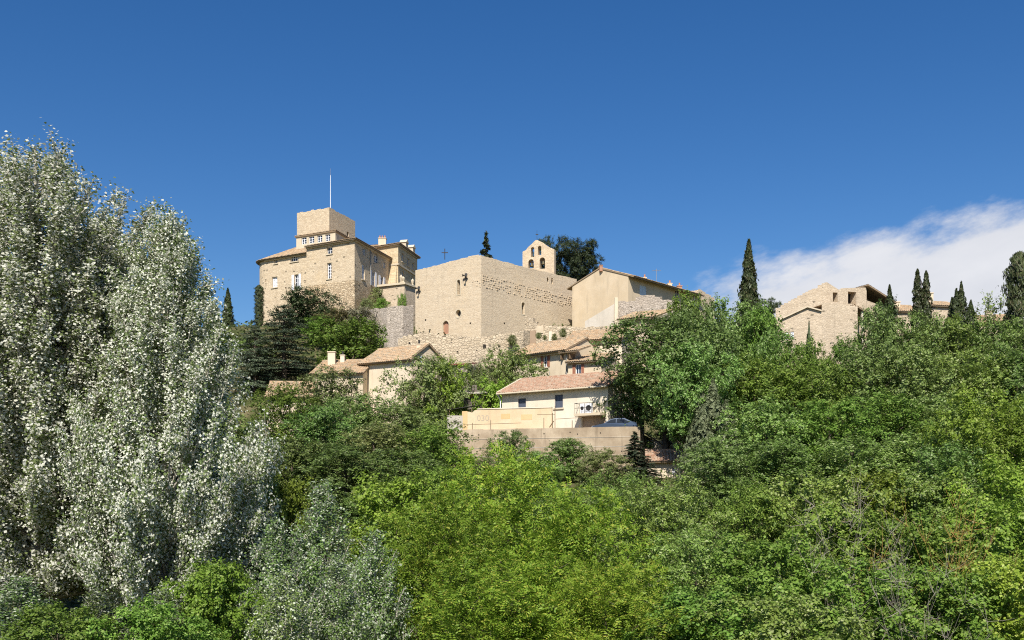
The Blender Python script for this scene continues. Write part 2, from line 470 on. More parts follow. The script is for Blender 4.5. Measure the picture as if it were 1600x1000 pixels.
def wall(mb, path, zb, top, holes=(), depth=0.3):
    """upright wall sheet along a plan path, with real openings and their reveals"""
    pts = [Vector(p[:2]) for p in path]
    cum = [0.0]
    for a, b in zip(pts, pts[1:]): cum.append(cum[-1] + (b - a).length)
    if not isinstance(top, (list, tuple)): top = [(0, top), (cum[-1], top)]
    tt, tz = [p[0] for p in top], [p[1] for p in top]
    ztop = lambda t: float(np.interp(t, tt, tz))
    if callable(zb): zbf = zb
    else: zbf = lambda t: zb
    ts = set(round(c, 4) for c in cum) | set(round(t, 4) for t in tt if 0 < t < cum[-1])
    for h in holes: ts |= set(round(t, 4) for t in h['ts'])
    ts = sorted(min(max(t, 0.0), cum[-1]) for t in ts if -1e-3 <= t <= cum[-1] + 1e-3)
    def seg(t):
        for i in range(len(cum) - 1):
            if t <= cum[i + 1] + 1e-4 or i == len(cum) - 2: return i
    def pos(t, i):
        f = (t - cum[i]) / (cum[i + 1] - cum[i])
        return pts[i].lerp(pts[i + 1], f)
    for a, b in zip(ts, ts[1:]):
        if b - a < 1e-4: continue
        m = (a + b) / 2
        i = seg(m)
        pa, pb = pos(a, i), pos(b, i)
        d = (pts[i + 1] - pts[i]).normalized()
        inn = Vector((-d.y, d.x)) * depth
        V = lambda p, z: (p.x, p.y, z)
        za, zc = zbf(a), zbf(b)
        for h in sorted((h for h in holes if h['t0'] < m < h['t1']), key=lambda h: h['lo'](m)):
            la, lb, ha, hb = h['lo'](a), h['lo'](b), h['hi'](a), h['hi'](b)
            if la > za + 1e-4 or lb > zc + 1e-4: mb.poly(V(pa, za), V(pb, zc), V(pb, lb), V(pa, la))
            mb.poly(V(pa, la), V(pb, lb), V(pb + inn, lb), V(pa + inn, la))
            mb.poly(V(pa, ha), V(pa + inn, ha), V(pb + inn, hb), V(pb, hb))
            if abs(a - h['t0']) < 2e-3 and ha - la > 1e-3: mb.poly(V(pa, la), V(pa + inn, la), V(pa + inn, ha), V(pa, ha))
            if abs(b - h['t1']) < 2e-3 and hb - lb > 1e-3: mb.poly(V(pb, lb), V(pb, hb), V(pb + inn, hb), V(pb + inn, lb))
            za, zc = ha, hb
        mb.poly(V(pa, za), V(pb, zc), V(pb, ztop(b)), V(pa, ztop(a)))

def ragged(pairs, amp, step, seed):
    """top edge with uneven stones"""
    rnd = random.Random(seed)
    tt, tz = [p[0] for p in pairs], [p[1] for p in pairs]
    out, t = [], tt[0]
    while t < tt[-1]:
        z = float(np.interp(t, tt, tz)) + rnd.uniform(-amp, amp)
        w = rnd.uniform(0.6, 1.4) * step
        out += [(t, z), (min(t + w, tt[-1]) - 0.03, z + rnd.uniform(-amp, amp) * 0.3)]
        t += w
    out.append((tt[-1], tz[-1]))
    return out

def solid_wall(th, name, path, zb, top, mat, thick=0.6, holes=(), depth=0.3):
    """free-standing wall: front, back, ends and top"""
    mb = MB()
    pts = [Vector(p[:2]) for p in path]
    wall(mb, path, zb, top, holes, depth)
    cum = [0.0]
    for a, b in zip(pts, pts[1:]): cum.append(cum[-1] + (b - a).length)
    if not isinstance(top, (list, tuple)): top = [(0, top), (cum[-1], top)]
    tt, tz = [p[0] for p in top], [p[1] for p in top]
    ts = sorted(set(cum) | set(tt))
    def pn(t):
        for i in range(len(cum) - 1):
            if t <= cum[i + 1] + 1e-6 or i == len(cum) - 2:
                d = (pts[i + 1] - pts[i]).normalized()
                return pts[i].lerp(pts[i + 1], (t - cum[i]) / (cum[i + 1] - cum[i])), Vector((-d.y, d.x)) * thick
    prev = None
    for t in ts:
        p, i = pn(t)
        z = float(np.interp(t, tt, tz))
        q = p + i
        if prev:
            pp, pq, pz = prev
            mb.poly((pp.x, pp.y, pz), (p.x, p.y, z), (q.x, q.y, z), (pq.x, pq.y, pz))
            mb.poly((pq.x, pq.y, pz), (q.x, q.y, z), (q.x, q.y, zb), (pq.x, pq.y, zb))
        prev = (p, q, z)
    for t, fl in ((0, 0), (cum[-1], 1)):
        p, i = pn(t)
        q = p + i
        z = float(np.interp(t, tt, tz))
        f = [(q.x, q.y, zb), (p.x, p.y, zb), (p.x, p.y, z), (q.x, q.y, z)]
        mb.poly(*(f if fl == 0 else f[::-1]))
    return mb.build(name, mat, th)

def tiles(A, B, C, D, mat, parent, pitch=0.26):
    """rows of half-round tiles over the roof plane A-B (eave) to D-C (ridge)"""
    A, B, C, D = map(Vector, (A, B, C, D))
    w, l = max((B - A).length, (C - D).length), max((D - A).length, (C - B).length)
    n = (B - A).cross(D - A).normalized()
    nu, nv = max(2, int(w / pitch)), max(1, int(l / 0.5))
    prof = (0.0, 0.055, 0.078, 0.055)
    rnd = random.Random(int(w * 100 + l * 10))
    mb = MB()
    cols = nu * 4 + 1
    for j in range(nv):
        v0, v1 = j / nv - 0.012, (j + 1) / nv
        i0 = len(mb.v)
        jit = [rnd.uniform(-0.014, 0.014) for _ in range(nu + 1)]
        for (v, lift) in ((v0, 0.05), (v1, 0.012)):
            for c in range(cols):
                u = c / (cols - 1)
                p = A.lerp(B, u).lerp(D.lerp(C, u), v) + n * (prof[c % 4] + lift + (jit[c // 4] if c % 4 else 0))
                mb.v.append(tuple(p))
        for c in range(cols - 1):
            a = i0 + c
            mb.f.append((a, a + 1, a + 1 + cols, a + cols))
        for c in range(cols - 1):      # front lip of the row
            a = i0 + c
            k = len(mb.v)
            pa, pb = Vector(mb.v[a]), Vector(mb.v[a + 1])
            mb.v += [tuple(pa - n * 0.05), tuple(pb - n * 0.05)]
            mb.f.append((k, k + 1, a + 1, a))
    return tag(mb.build('tile_cover', mat, parent), kind='stuff')

def roof_plane(th, A, B, C, D, mat='tile_old', thick=0.14, name='roof', slab='slab', tiled=True):
    A, B, C, D = map(Vector, (A, B, C, D))
    n = (B - A).cross(D - A).normalized() * thick
    mb = MB()
    mb.hexa([A - n, B - n, C - n, D - n], [A, B, C, D])
    ro = mb.build(name, slab, th)
    if tiled: tiles(A, B, C, D, mat, ro)
    return ro

def window(th, F, r, shutters=None, frame='white_paint', pane='glass', depth=0.2, bars=(1, 2), sill=None, name='window', closed=False, fw=0.07):
    t0, t1, z0, z1 = r
    mb = MB()
    o0, o1 = -depth, -depth + 0.06
    mb.fbox(F, t0 + .002, t0 + fw, z0, z1, o0, o1)
    mb.fbox(F, t1 - fw, t1 - .002, z0, z1, o0, o1)
    mb.fbox(F, t0 + fw, t1 - fw, z0, z0 + fw, o0, o1)
    mb.fbox(F, t0 + fw, t1 - fw, z1 - fw, z1, o0, o1)
    w, h = t1 - t0, z1 - z0
    for k in range(bars[0]):
        c = t0 + w * (k + 1) / (bars[0] + 1)
        mb.fbox(F, c - fw * .5, c + fw * .5, z0 + fw, z1 - fw, o0, o1 + 0.004)
    for k in range(bars[1]):
        c = z0 + h * (k + 1) / (bars[1] + 1)
        mb.fbox(F, t0 + fw, t1 - fw, c - fw * .33, c + fw * .33, o0, o1 - 0.004)
    win = mb.build(name, frame, th)
    mb = MB()
    mb.fbox(F, t0 + .01, t1 - .01, z0 + .01, z1 - .01, o0 - 0.03, o0 + 0.01)
    mb.build('pane', pane, win)
    if sill:
        mb = MB()
        mb.fbox(F, t0 - .12, t1 + .12, z0 - .14, z0 - .003, -depth, 0.12)
        mb.build('sill', sill, win)
    if shutters:
        sw = w / 2
        spots = ((t0 - sw - .03, t0 - .03), (t1 + .03, t1 + sw + .03)) if not closed else ((t0, t0 + sw - .01), (t1 - sw + .01, t1))
        for a, b in spots:
            mb = MB()
            base = 0.03 if not closed else -0.1
            mb.fbox(F, a, b, z0, z1, base, base + .035)
            for (c, d, e, f) in ((a, a + .08, z0, z1), (b - .08, b, z0, z1), (a + .08, b - .08, z0, z0 + .1), (a + .08, b - .08, z1 - .1, z1)):
                mb.fbox(F, c, d, e, f, base + .036, base + .055)
            k = z0 + .16
            while k < z1 - .16:
                mb.fbox(F, a + .08, b - .08, k, k + .05, base + .036, base + .05)
                k += .13
            mb.build('shutter', shutters, th)
    return win

def holes_of(rects, shape='rect'): return [hole_fn(*r, shape) for r in rects]

def chimney(th, x, y, z0, z1, w=0.5, d=0.4, mat='plaster_cream', pots=1, name='chimney', pot='terracotta'):
    mb = MB()
    mb.box(x - w / 2, x + w / 2, y - d / 2, y + d / 2, z0, z1)
    mb.box(x - w / 2 - .06, x + w / 2 + .06, y - d / 2 - .06, y + d / 2 + .06, z1 + .002, z1 + .1)
    c = mb.build(name, mat, th)
    for k in range(pots):
        mb = MB()
        mb.lathe((x + (k - (pots - 1) / 2) * w / max(pots, 1), y, z1 + .1), [(.12, 0), (.1, .3), (.13, .34), (.13, .4)], 8)
        mb.build('chimney_pot', pot, c)
    return c

def gable_house(name, label, F, depth, zb, ze, rise, mat, tile='tile_old', holes=(), over=0.45, overg=0.15, hdepth=0.22, cat='house', tiled_back=False):
    """house whose eave runs along the front face F, ridge parallel to it"""
    a, b = F.a, F.b
    back = -F.n
    c, d = b + back * depth, a + back * depth
    th = thing(name, label, cat, (a.x, a.y, zb))
    L, zr = F.len, ze + rise
    top = [(0, ze), (L, ze), (L + depth / 2, zr), (L + depth, ze), (2 * L + depth, ze), (2 * L + depth * 1.5, zr), (2 * L + 2 * depth, ze)]
    mb = MB()
    wall(mb, [a, b, c, d, a], zb, top, holes, hdepth)
    mb.build('wall', mat, th)
    s = rise / (depth / 2)
    e = lambda t, o, z: F.p(t, o, z)
    lift = 0.16
    A, B = e(-overg, over, ze - over * s + lift), e(L + overg, over, ze - over * s + lift)
    C, D = e(L + overg, -depth / 2, zr + lift), e(-overg, -depth / 2, zr + lift)
    roof_plane(th, A, B, C, D, tile)
    A2, B2 = e(L + overg, -depth - over, ze - over * s + lift), e(-overg, -depth - over, ze - over * s + lift)
    roof_plane(th, A2, B2, D, C, tile, tiled=tiled_back)
    mb = MB()
    mb.tube([e(-overg, -depth / 2, zr + lift + .05), e(L + overg, -depth / 2, zr + lift + .05)], .11, 6)
    mb.build('ridge_tile', tile, th)
    return th

# ------------------------------------------------------------------ castle
def offset_path(path, d):
    pts = [Vector(p[:2]) for p in path]
    out = []
    for i, p in enumerate(pts):
        ns = []
        if i: e = (p - pts[i - 1]).normalized(); ns.append(Vector((e.y, -e.x)))
        if i < len(pts) - 1: e = (pts[i + 1] - p).normalized(); ns.append(Vector((e.y, -e.x)))
        n = sum(ns, Vector((0, 0)))
        n = n.normalized()
        k = max(n.dot(ns[0]), 0.45)
        out.append(p + n * (d / k))
    return out
def ring_roof(th, path, ze, over, inset, rise, mat='tile_old', thick=0.16):
    o, i = offset_path(path, over), offset_path(path, -inset)
    zo = ze - over * rise / inset
    for k in range(len(path) - 1):
        roof_plane(th, (o[k].x, o[k].y, zo + .17), (o[k + 1].x, o[k + 1].y, zo + .17), (i[k + 1].x, i[k + 1].y, ze + rise + .17), (i[k].x, i[k].y, ze + rise + .17), mat, thick)
    return i

def lift_rects(rs, off): return [[r[0] + off, r[1] + off, r[2], r[3]] for r in rs]

def make_castle():
    Cc = plan(554, 138)
    A1 = from_angle(Cc, 150, 479)
    Fr = Face(A1, Cc)
    S1 = Fr.p(0, -0.4)[:2]
    E1 = from_angle(S1, 150, 414)
    Fl = Face(E1, S1)
    W1 = from_angle(Cc, 73, 612)
    Fw = Face(Cc, W1)
    zl, zr = Zp(394, Fr.a.y), Zp(374, 138)
    zb = 27.0
    th = thing('castle', 'ochre stone castle with square keep, round corner and tiled eaves on the hilltop', 'castle', (Fr.a.x, Fr.a.y, zb))
    # left range with rounded corner
    rad = 2.6
    cc = Fl.a - Fl.n * rad
    arc = []
    for k in range(8):
        a = R(100 * (1 - k / 7))
        arc.append(cc + (Fl.n * math.cos(a) - Fl.d * math.sin(a)) * rad)
    pathL = [arc[0] - Fl.n * 12] + arc + [Fl.b]
    cum = 0
    for a, b in zip(pathL[:-1], pathL[1:-1]): cum += (b - a).length
    wl_ = [Fl.rect(428.3, 401, 433.7, 411.5), Fl.rect(453.7, 397.5, 466.3, 408.5), Fl.rect(424.9, 432.5, 433.3, 449), Fl.rect(460, 428.8, 466.9, 452.3)]
    slits = [Fl.rect(414.6, 436, 416, 441), Fl.rect(414.8, 442, 416.1, 447.5), Fl.rect(445.4, 448.5, 447.5, 451.8)]
    mb = MB()
    wall(mb, pathL, zb, zl, holes_of(lift_rects(wl_ + slits, cum)), 0.3)
    mb.build('wall', 'stone_castle', th)
    for r in slits:
        mb = MB()
        mb.fbox(Fl, r[0], r[1], r[2], r[3], -.34, -.3)
        mb.build('slit', 'dark_inside', th)
    window(th, Fl, wl_[0], bars=(1, 1), sill='trim_stone', depth=.28)
    window(th, Fl, wl_[1], bars=(3, 1), sill='trim_stone', depth=.28, fw=.1)
    window(th, Fl, wl_[2], bars=(1, 3), sill='trim_stone', depth=.28, fw=.1, pane='white_paint')
    window(th, Fl, wl_[3], shutters='white_paint', bars=(1, 3), sill='trim_stone', depth=.28)
    # right range and receding wing
    wr = [Fr.rect(510.6, 385.8, 519.4, 396.8), Fr.rect(511, 410.8, 518, 435.5)]
    ww = [Fw.rect(565.6, 413, 570, 437), Fw.rect(580.6, 424, 585.4, 447), Fw.rect(594, 432, 598.6, 450.5), Fw.rect(566.5, 387.5, 571.5, 399), Fw.rect(585, 399, 591, 411), Fw.rect(599, 409.5, 602, 419)]
    pathR = [Fl.b - Fl.n * 0.01, Fr.a, Fr.b, Fw.b]
    o1 = (Fr.a - pathR[0]).length
    o2 = o1 + Fr.len
    split = Fr.z(554, 437)
    mb = MB()
    wall(mb, pathR, split, zr, holes_of(lift_rects([wr[0], wr[1]], o1) + lift_rects(ww, o2) if False else lift_rects(wr, o1) + lift_rects(ww, o2)) , 0.3)
    mb.build('wall', 'stone_castle', th)
    mb = MB()
    wall(mb, pathR, zb, split, (), 0.3)
    tag(mb.build('wall', 'stone_rubble', th), 'rough rubble base of the castle corner')
    window(th, Fr, wr[0], bars=(1, 1), sill='trim_stone', depth=.28)
    window(th, Fr, wr[1], bars=(1, 4), sill='trim_stone', depth=.28, fw=.1)
    for k, r in enumerate(ww):
        window(th, Fw, r, shutters='white_paint' if k in (1, 2) else None, bars=(1, 2), sill=None if k > 2 else 'trim_stone', depth=.2, fw=.14 if k == 0 else .08)
    mb = MB()
    mb.tube([Fw.p(Fw.t(578), .12, zr - .2), Fw.p(Fw.t(578), .12, Fw.z(578, 446))], .07, 6)
    mb.build('downpipe', 'zinc', th)
    for F_, t0, t1, zz in ((Fl, 0, Fl.len, zl), (Fr, 0, Fr.len, zr), (Fw, 0, Fw.len, zr)):
        mb = MB()
        mb.fbox(F_, t0 + .02, t1 - .02, zz - .28, zz - .02, .005, .22)
        mb.build('cornice', 'plaster_row', th)
    oL = offset_path(pathL, .45)
    apex = Fl.a - Fl.n * 5.2 + Fl.d * 1.6
    iL = [pathL[0] - Fl.n * 0 + Fl.d * 4.2] + [apex] * len(arc) + [Fl.b - Fl.n * 5.2]
    zo, zi = zl - .45 * .5 + .17, zl + 2.6 + .17
    for k in range(len(pathL) - 1):
        roof_plane(th, (oL[k].x, oL[k].y, zo), (oL[k + 1].x, oL[k + 1].y, zo), (iL[k + 1].x, iL[k + 1].y, zi), (iL[k].x, iL[k].y, zi))
    iL = [iL[0], apex, iL[-1]]
    iR = ring_roof(th, pathR[1:], zr, 0.5, 4.2, 1.35)
    # plain rear walls and inner roof so that the body is closed
    mb = MB()
    rear = [Fw.b, Fw.b + Vector((-9, 12)), pathL[0] + Vector((2, 6)), pathL[0]]
    wall(mb, rear, zb, zl)
    mb.build('rear_wall', 'stone_castle', th)
    mb = MB()
    mb.poly(*[(p.x, p.y, zl + 1.7) for p in iL], *[(p.x, p.y, zl + 1.7) for p in iR], (rear[1].x, rear[1].y, zl + 1.7), (rear[2].x, rear[2].y, zl + 1.7))
    mb.build('roof_top', 'tile_old', th)
    # glazed gallery below the keep
    G = plan(524, 144.6)
    Fg = Face(from_angle(G, 153, 463), G)
    Fg2 = Face(G, from_angle(G, 74, 546))
    zg0, zg1 = zr - 1.0, Zp(362, 144.6)
    gw = [Fg.rect(471, 370.3, 479, 381.5), Fg.rect(482.7, 369, 491, 380), Fg.rect(495.6, 367.4, 503.6, 378.5), Fg.rect(508, 366, 516, 377)]
    mb = MB()
    wall(mb, [Fg.a - Fg.n * 4, Fg.a, Fg.b, Fg2.b], zg0, zg1, holes_of(lift_rects(gw, 4.0)), .22)
    mb.build('gallery_wall', 'trim_stone', th)
    for r in gw: window(th, Fg, r, bars=(1, 2), depth=.2, fw=.09)
    ring_roof(th, [Fg.a - Fg.n * 4, Fg.a, Fg.b, Fg2.b], zg1, .18, 2.2, .4)
    # keep
    K0 = plan(514.5, 146)
    zk = Zp(324, 146)
    Fk1 = Face(from_angle(K0, 153, 464), K0)
    Fk2 = Face(K0, plan(555, 153.5))
    kb = Fk1.a + (Fk2.b - Fk2.a)
    path = [Fk1.a, K0, Fk2.b, kb, Fk1.a]
    L = 0
    cumk = [0]
    pts = [Vector(p[:2]) for p in path]
    for a, b in zip(pts, pts[1:]): cumk.append(cumk[-1] + (b - a).length)
    kh = Fk2.rect(542, 362.5, 545, 369)
    mb = MB()
    wall(mb, path, zg0, ragged([(0, zk), (cumk[-1], zk)], .09, .55, 3), holes_of(lift_rects([kh], cumk[1])), .4)
    mb.build('keep_wall', 'stone_keep', th)
    mb = MB()
    mb.poly(*[(p.x, p.y, zk - .5) for p in pts[:-1]])
    mb.build('keep_roof', 'concrete_pale', th)
    mb = MB()
    mb.fbox(Fk2, kh[0], kh[1], kh[2], kh[3], -.44, -.4)
    mb.build('slit', 'dark_inside', th)
    # pavilion at the end of the wing
    Kp = plan(622, 148.5)
    Fp1 = Face(from_angle(Kp, 150, 578), Kp)
    Fp2 = Face(Kp, plan(652, 156.8))
    zp = Zp(381.5, 148.5)
    pw = [Fp2.rect(628, 396, 631, 409), Fp2.rect(636.5, 404, 639.5, 416), Fp2.rect(644, 411, 647, 422), Fp2.rect(628.5, 424, 631.5, 440), Fp2.rect(643, 432, 646.5, 446)]
    mb = MB()
    pathP = [Fp1.a, Kp, Fp2.b, Fp2.b - Fp2.n * 9]
    wall(mb, pathP, 30, zp, holes_of(lift_rects(pw, Fp1.len)), .3)
    mb.build('pavilion_wall', 'stone_ashlar', th)
    for r in pw: window(th, Fp2, r, bars=(1, 2), depth=.25, sill='trim_stone')
    for py0, py1 in ((413.5, 411.5), (381.5, 384)):
        mb = MB()
        z1 = Fp1.z(622, min(py0, py1))
        mb.fbox(Fp1, Fp1.t(609.5), Fp1.len + .18, z1 - .25, z1 - .01, .004, .18)
        mb.fbox(Fp2, 0, Fp2.len, z1 - .25, z1 - .01, .004, .18)
        mb.build('string_course', 'trim_stone', th)
    mb = MB()                      # battered pier where the pavilion meets the wing
    t0, t1, t2 = Fp1.t(602.5), Fp1.t(610), Fp1.t(620.5)
    zc, zd = Fp1.z(612, 446), Fp1.z(612, 412)
    mb.hexa([Fp1.p(t0, .5, zc), Fp1.p(t2, .4, zc), Fp1.p(t2, -.3, zc), Fp1.p(t0, -.3, zc)], [Fp1.p(t1, .06, zd), Fp1.p(t2, .06, zd), Fp1.p(t2, -.3, zd), Fp1.p(t1, -.3, zd)])
    mb.build('buttress', 'stone_ashlar', th)
    ring_roof(th, pathP, zp, .4, 4.0, 1.2)
    for px, w in ((634, .5), (645, .5)):   # dormers over the pavilion eave
        t = Fp2.t(px)
        mb = MB()
        mb.fbox(Fp2, t - .5, t + .5, zp + .1, zp + 1.0, -.6, .2)
        q = [Fp2.p(t - .65, .3, zp + 1.0), Fp2.p(t + .65, .3, zp + 1.0), Fp2.p(t + .65, -.8, zp + 1.0), Fp2.p(t - .65, -.8, zp + 1.0)]
        r = [Fp2.p(t - .05, .3, zp + 1.5), Fp2.p(t + .05, .3, zp + 1.5), Fp2.p(t + .05, -.8, zp + 1.5), Fp2.p(t - .05, -.8, zp + 1.5)]
        mb.hexa(q, r)
        mb.build('dormer', 'trim_stone', th)
    cx, cy, cz = P3(597.5, 383, 153.5)
    chimney(th, cx, cy, cz - 1.6, Zp(373.5, 153.5), 1.15, .8, 'plaster_cream', 3)
    return zk, Fk1
zk, Fk1 = make_castle()

def pole_things():
    x, y = Fk1.p(Fk1.len - .55, -1.0)[:2]
    z0 = zk - .5
    th = thing('flagpole', 'tall white flagpole standing bare on the castle keep', 'flagpole', (x, y, z0))
    mb = MB()
    mb.tube([(x, y, z0), (x, y, Zp(274, y))], [.06, .04], 8)
    p = mb.build('pole', 'white_paint', th)
    mb = MB()
    mb.tube([(x, y, Zp(274, y)), (x, y, Zp(263, y))], [.02, .012], 5)
    mb.build('lightning_rod', 'zinc', th)
    mb = MB()
    mb.lathe((x, y, z0), [(.25, 0), (.25, .12), (.1, .3)], 8)
    mb.build('base', 'zinc', th)
pole_things()

def make_castle_terrace():
    T = plan(632, 143.4)
    zt = Zp(444.5, 143.4)
    F1 = Face(from_angle(T, 156, 584), T)
    F2 = Face(T, from_angle(T, 62, 652))
    zb = 30.0
    th = thing('terrace_wall', 'pale stone terrace wall with ledge below the castle pavilion', 'wall', (T[0], T[1], zb))
    path = [F1.a - F1.n * .1, F1.b, F2.b]
    mb = MB()
    wall(mb, path, zb, zt)
    mb.build('wall', 'stone_house', th)
    mb = MB()
    mb.fbox(F1, -.1, F1.len + .25, zt, zt + .28, -.5, .25)
    mb.fbox(F2, -.1, F2.len, zt + .002, zt + .282, -.5, .25)
    mb.build('coping', 'trim_stone', th)
    mb = MB()
    mb.poly((F1.a.x, F1.a.y, zt - .1), (F1.b.x, F1.b.y, zt - .1), (F2.b.x, F2.b.y, zt - .1), (F2.b.x - 2, F2.b.y + 6, zt - .1), (F1.a.x, F1.a.y + 9, zt - .1))
    mb.build('paving', 'terrace_floor', th)
    # stone ornaments standing on the ledge
    for px, h in ((626, 1.2), (629.5, .9), (646, 1.0)):
        F = F1 if px < 632 else F2
        t = F.t(px)
        c = F.p(t, -.15, zt + .283)
        mb = MB()
        mb.lathe(c, [(.2, 0), (.2, .12), (.1, .2), (.24, h * .6), (.28, h * .75), (.15, h * .85), (.06, h)], 10)
        tag(mb.build('stone_urn', 'trim_stone'), 'pale carved stone urn on the ledge of the castle terrace', 'urn', 'urns on the castle terrace')
make_castle_terrace()

# ------------------------------------------------------------------ fortified church
def make_church():
    E = plan(752, 125)
    zt = Zp(397.5, 125)
    CL = from_angle(E, 140, 649)
    CR = plan(901, 139.7)
    F1, F2 = Face(CL, E), Face(E, CR)
    zb = 22.5
    th = thing('church', 'tall blank walled fortified church of pale stone with ragged top', 'church', (E[0], E[1], zb))
    h1 = F1.rect(714.2, 437, 719, 460)
    h2 = F1.rect(712, 487.2, 720.4, 495.6)
    h3 = F1.rect(692, 501.5, 701.2, 522)
    h2[3] = h2[2] + (h2[1] - h2[0])
    sq = F1.rect(654 - 10.5, 502, 654 - 7.5, 505.5)
    g1 = F2.rect(815, 472.5, 820, 491)
    g2 = F2.rect(854.5, 433.5, 857, 443)
    g3 = F2.rect(861.5, 434.5, 864, 444)
    o = F1.len
    holes = [hole_fn(*h1, 'arch'), hole_fn(*h2, 'round'), hole_fn(*h3, 'arch')]
    for r in (g1, g2, g3): r[0] += o; r[1] += o
    holes += [hole_fn(*g1, 'arch'), hole_fn(*g2), hole_fn(*g3)]
    back = [F2.b - F2.n * F1.len, F1.a]
    pts = [F1.a, F1.b, F2.b] + back
    L = [0]
    for a, b in zip(pts, pts[1:]): L.append(L[-1] + (b - a).length)
    zr = Zp(437, 139.7)
    top = ragged([(0, zt - .25), (L[1] * .5, zt - .1), (L[1] - 1.2, zt + .1), (L[1], zt - .1), (L[1] + 6, zt - .15), (L[2], zr + .05), (L[3], zt - .6), (L[4], zt - .4)], .05, .5, 11)
    mb = MB()
    wall(mb, pts, zb, top, holes, .55)
    mb.build('wall', 'stone_church', th)
    mb = MB()
    mb.poly(*[(p.x, p.y, zt - .9) for p in pts[:-1]])
    mb.build('roof', 'tile_old', th)
    # surrounds and fillings of the openings
    def ring(F, r, shape, w, mat, name):
        t0, t1, z0, z1 = r
        c, rr = (t0 + t1) / 2, (t1 - t0) / 2
        mb = MB()
        n = 12
        if shape == 'round':
            an = [2 * math.pi * k / 20 for k in range(21)]
            cz = (z0 + z1) / 2
        else:
            an = [math.pi * k / n for k in range(n + 1)]
            cz = z1 - rr
        for a, b in zip(an, an[1:]):
            q = lambda an_, rd, of: F.p(c + rd * math.cos(an_), of, cz + rd * math.sin(an_))
            mb.hexa([q(a, rr, -.05), q(a, rr + w, -.05), q(b, rr + w, -.05), q(b, rr, -.05)], [q(a, rr, .03), q(a, rr + w, .03), q(b, rr + w, .03), q(b, rr, .03)])
        if shape != 'round':
            mb.fbox(F, t0 - w, t0, z0, cz, -.05, .03)
            mb.fbox(F, t1, t1 + w, z0, cz, -.05, .03)
            mb.fbox(F, t0 - w, t1 + w, z0 - w, z0, -.05, .031)
        mb.build(name, mat, th)
    ring(F1, h1, 'arch', .14, 'trim_stone', 'window_surround')
    ring(F1, h2, 'round', .16, 'trim_stone', 'window_surround')
    ring(F1, h3, 'arch', .12, 'trim_stone', 'door_surround')
    gg = [g1[0] - o, g1[1] - o, g1[2], g1[3]]
    ring(F2, gg, 'arch', .12, 'trim_stone', 'window_surround')
    for F, r, mat, nm, dp in ((F1, h1, 'glass', 'window', .5), (F1, h2, 'glass', 'window', .5), (F1, h3, 'brick_pink', 'blocked_door', .22), (F2, gg, 'glass', 'window', .5)):
        mb = MB()
        mb.fbox(F, r[0] - .05, r[1] + .05, r[2] - .05, r[3] + .05, -dp - .06, -dp)
        mb.build(nm, mat, th)
    for g in (g2, g3):
        mb = MB()
        mb.fbox(F2, g[0] - o, g[1] - o, g[2], g[3], -.6, -.5)
        mb.build('slit', 'dark_inside', th)
    # band of rough projecting stones along the side wall
    rnd = random.Random(5)
    mb = MB()
    for F, ta, tb, za, zc in ((F2, .1, F2.len - .1, F2.z(757, 449), F2.z(757, 430)), (F1, F1.len - 1.6, F1.len - .1, F1.z(750, 449), F1.z(750, 436))):
        z = za
        while z < zc:
            t = ta + rnd.uniform(0, .3)
            while t < tb:
                w, h = rnd.uniform(.14, .32), rnd.uniform(.1, .17)
                if rnd.random() < .62 and t + w < tb:
                    k = rnd.uniform(.03, .09)
                    mb.fbox(F, t, t + w, z, z + h, -.02, k)
                t += w + rnd.uniform(.12, .3)
            z += rnd.uniform(.24, .3)
    tag(mb.build('rough_course', 'stone_church', th), kind='stuff')
    # scattered single stones and putlog holes
    for px, py, s in ((735, 505, .2), (665, 500, .2), (788, 505, .2)):
        F = F1 if px < 752 else F2
        r = F.rect(px - 1, py - 1.2, px + 1, py + 1.2)
        mb = MB()
        mb.fbox(F, *r[:2], r[2], r[3], -.05, .012)
        mb.build('putlog_hole', 'dark_inside', th)
    return F1, F2, zt
CF1, CF2, church_top = make_church()

def make_speaker(F, px, py, label):
    t, z = F.t(px), F.z(px, py)
    c = F.p(t, 0, z)
    th = thing('loudspeaker', label, 'loudspeaker', c, None)
    mb = MB()
    mb.fbox(F, t - .04, t + .04, z - .1, z + .45, .002, .3)
    mb.build('bracket', 'iron', th)
    for s, dz in ((-1, .5), (1, .5), (0, -.3)):
        a, b = Vector(F.p(t + s * .08, .2, z + dz * .7)), Vector(F.p(t + s * .33, .45, z + dz * .75))
        mb = MB()
        mb.tube([a, a.lerp(b, .35), a.lerp(b, .8), b], [.05, .06, .13, .19], 10)
        mb.build('horn', 'iron', th)
make_speaker(CF1, 729, 435, 'dark horn loudspeakers on the church wall right of its lancet window')
make_speaker(CF1, 655.5, 455, 'dark horn loudspeakers on the church wall edge next to the castle')

def make_cross(px, py0, py1, D, label, w=1.0):
    x, y, z1 = P3(px, py1, D)
    z0 = Zp(py0, D)
    th = thing('iron_cross', label, 'cross', (x, y, z0))
    mb = MB()
    mb.tube([(x, y, z0), (x, y, z1)], .05 * w, 6)
    mb.build('upright', 'iron', th)
    mb = MB()
    h = z1 - z0
    mb.box(x - .42 * w, x + .42 * w, y - .045, y + .045, z0 + h * .6, z0 + h * .6 + .09)
    mb.build('crossbar', 'iron', th)
make_cross(695, 405.5, 388.5, CF1.a.y + CF1.d.y * CF1.t(695) + .3, 'thin black iron cross on top of the church wall', 1.0)

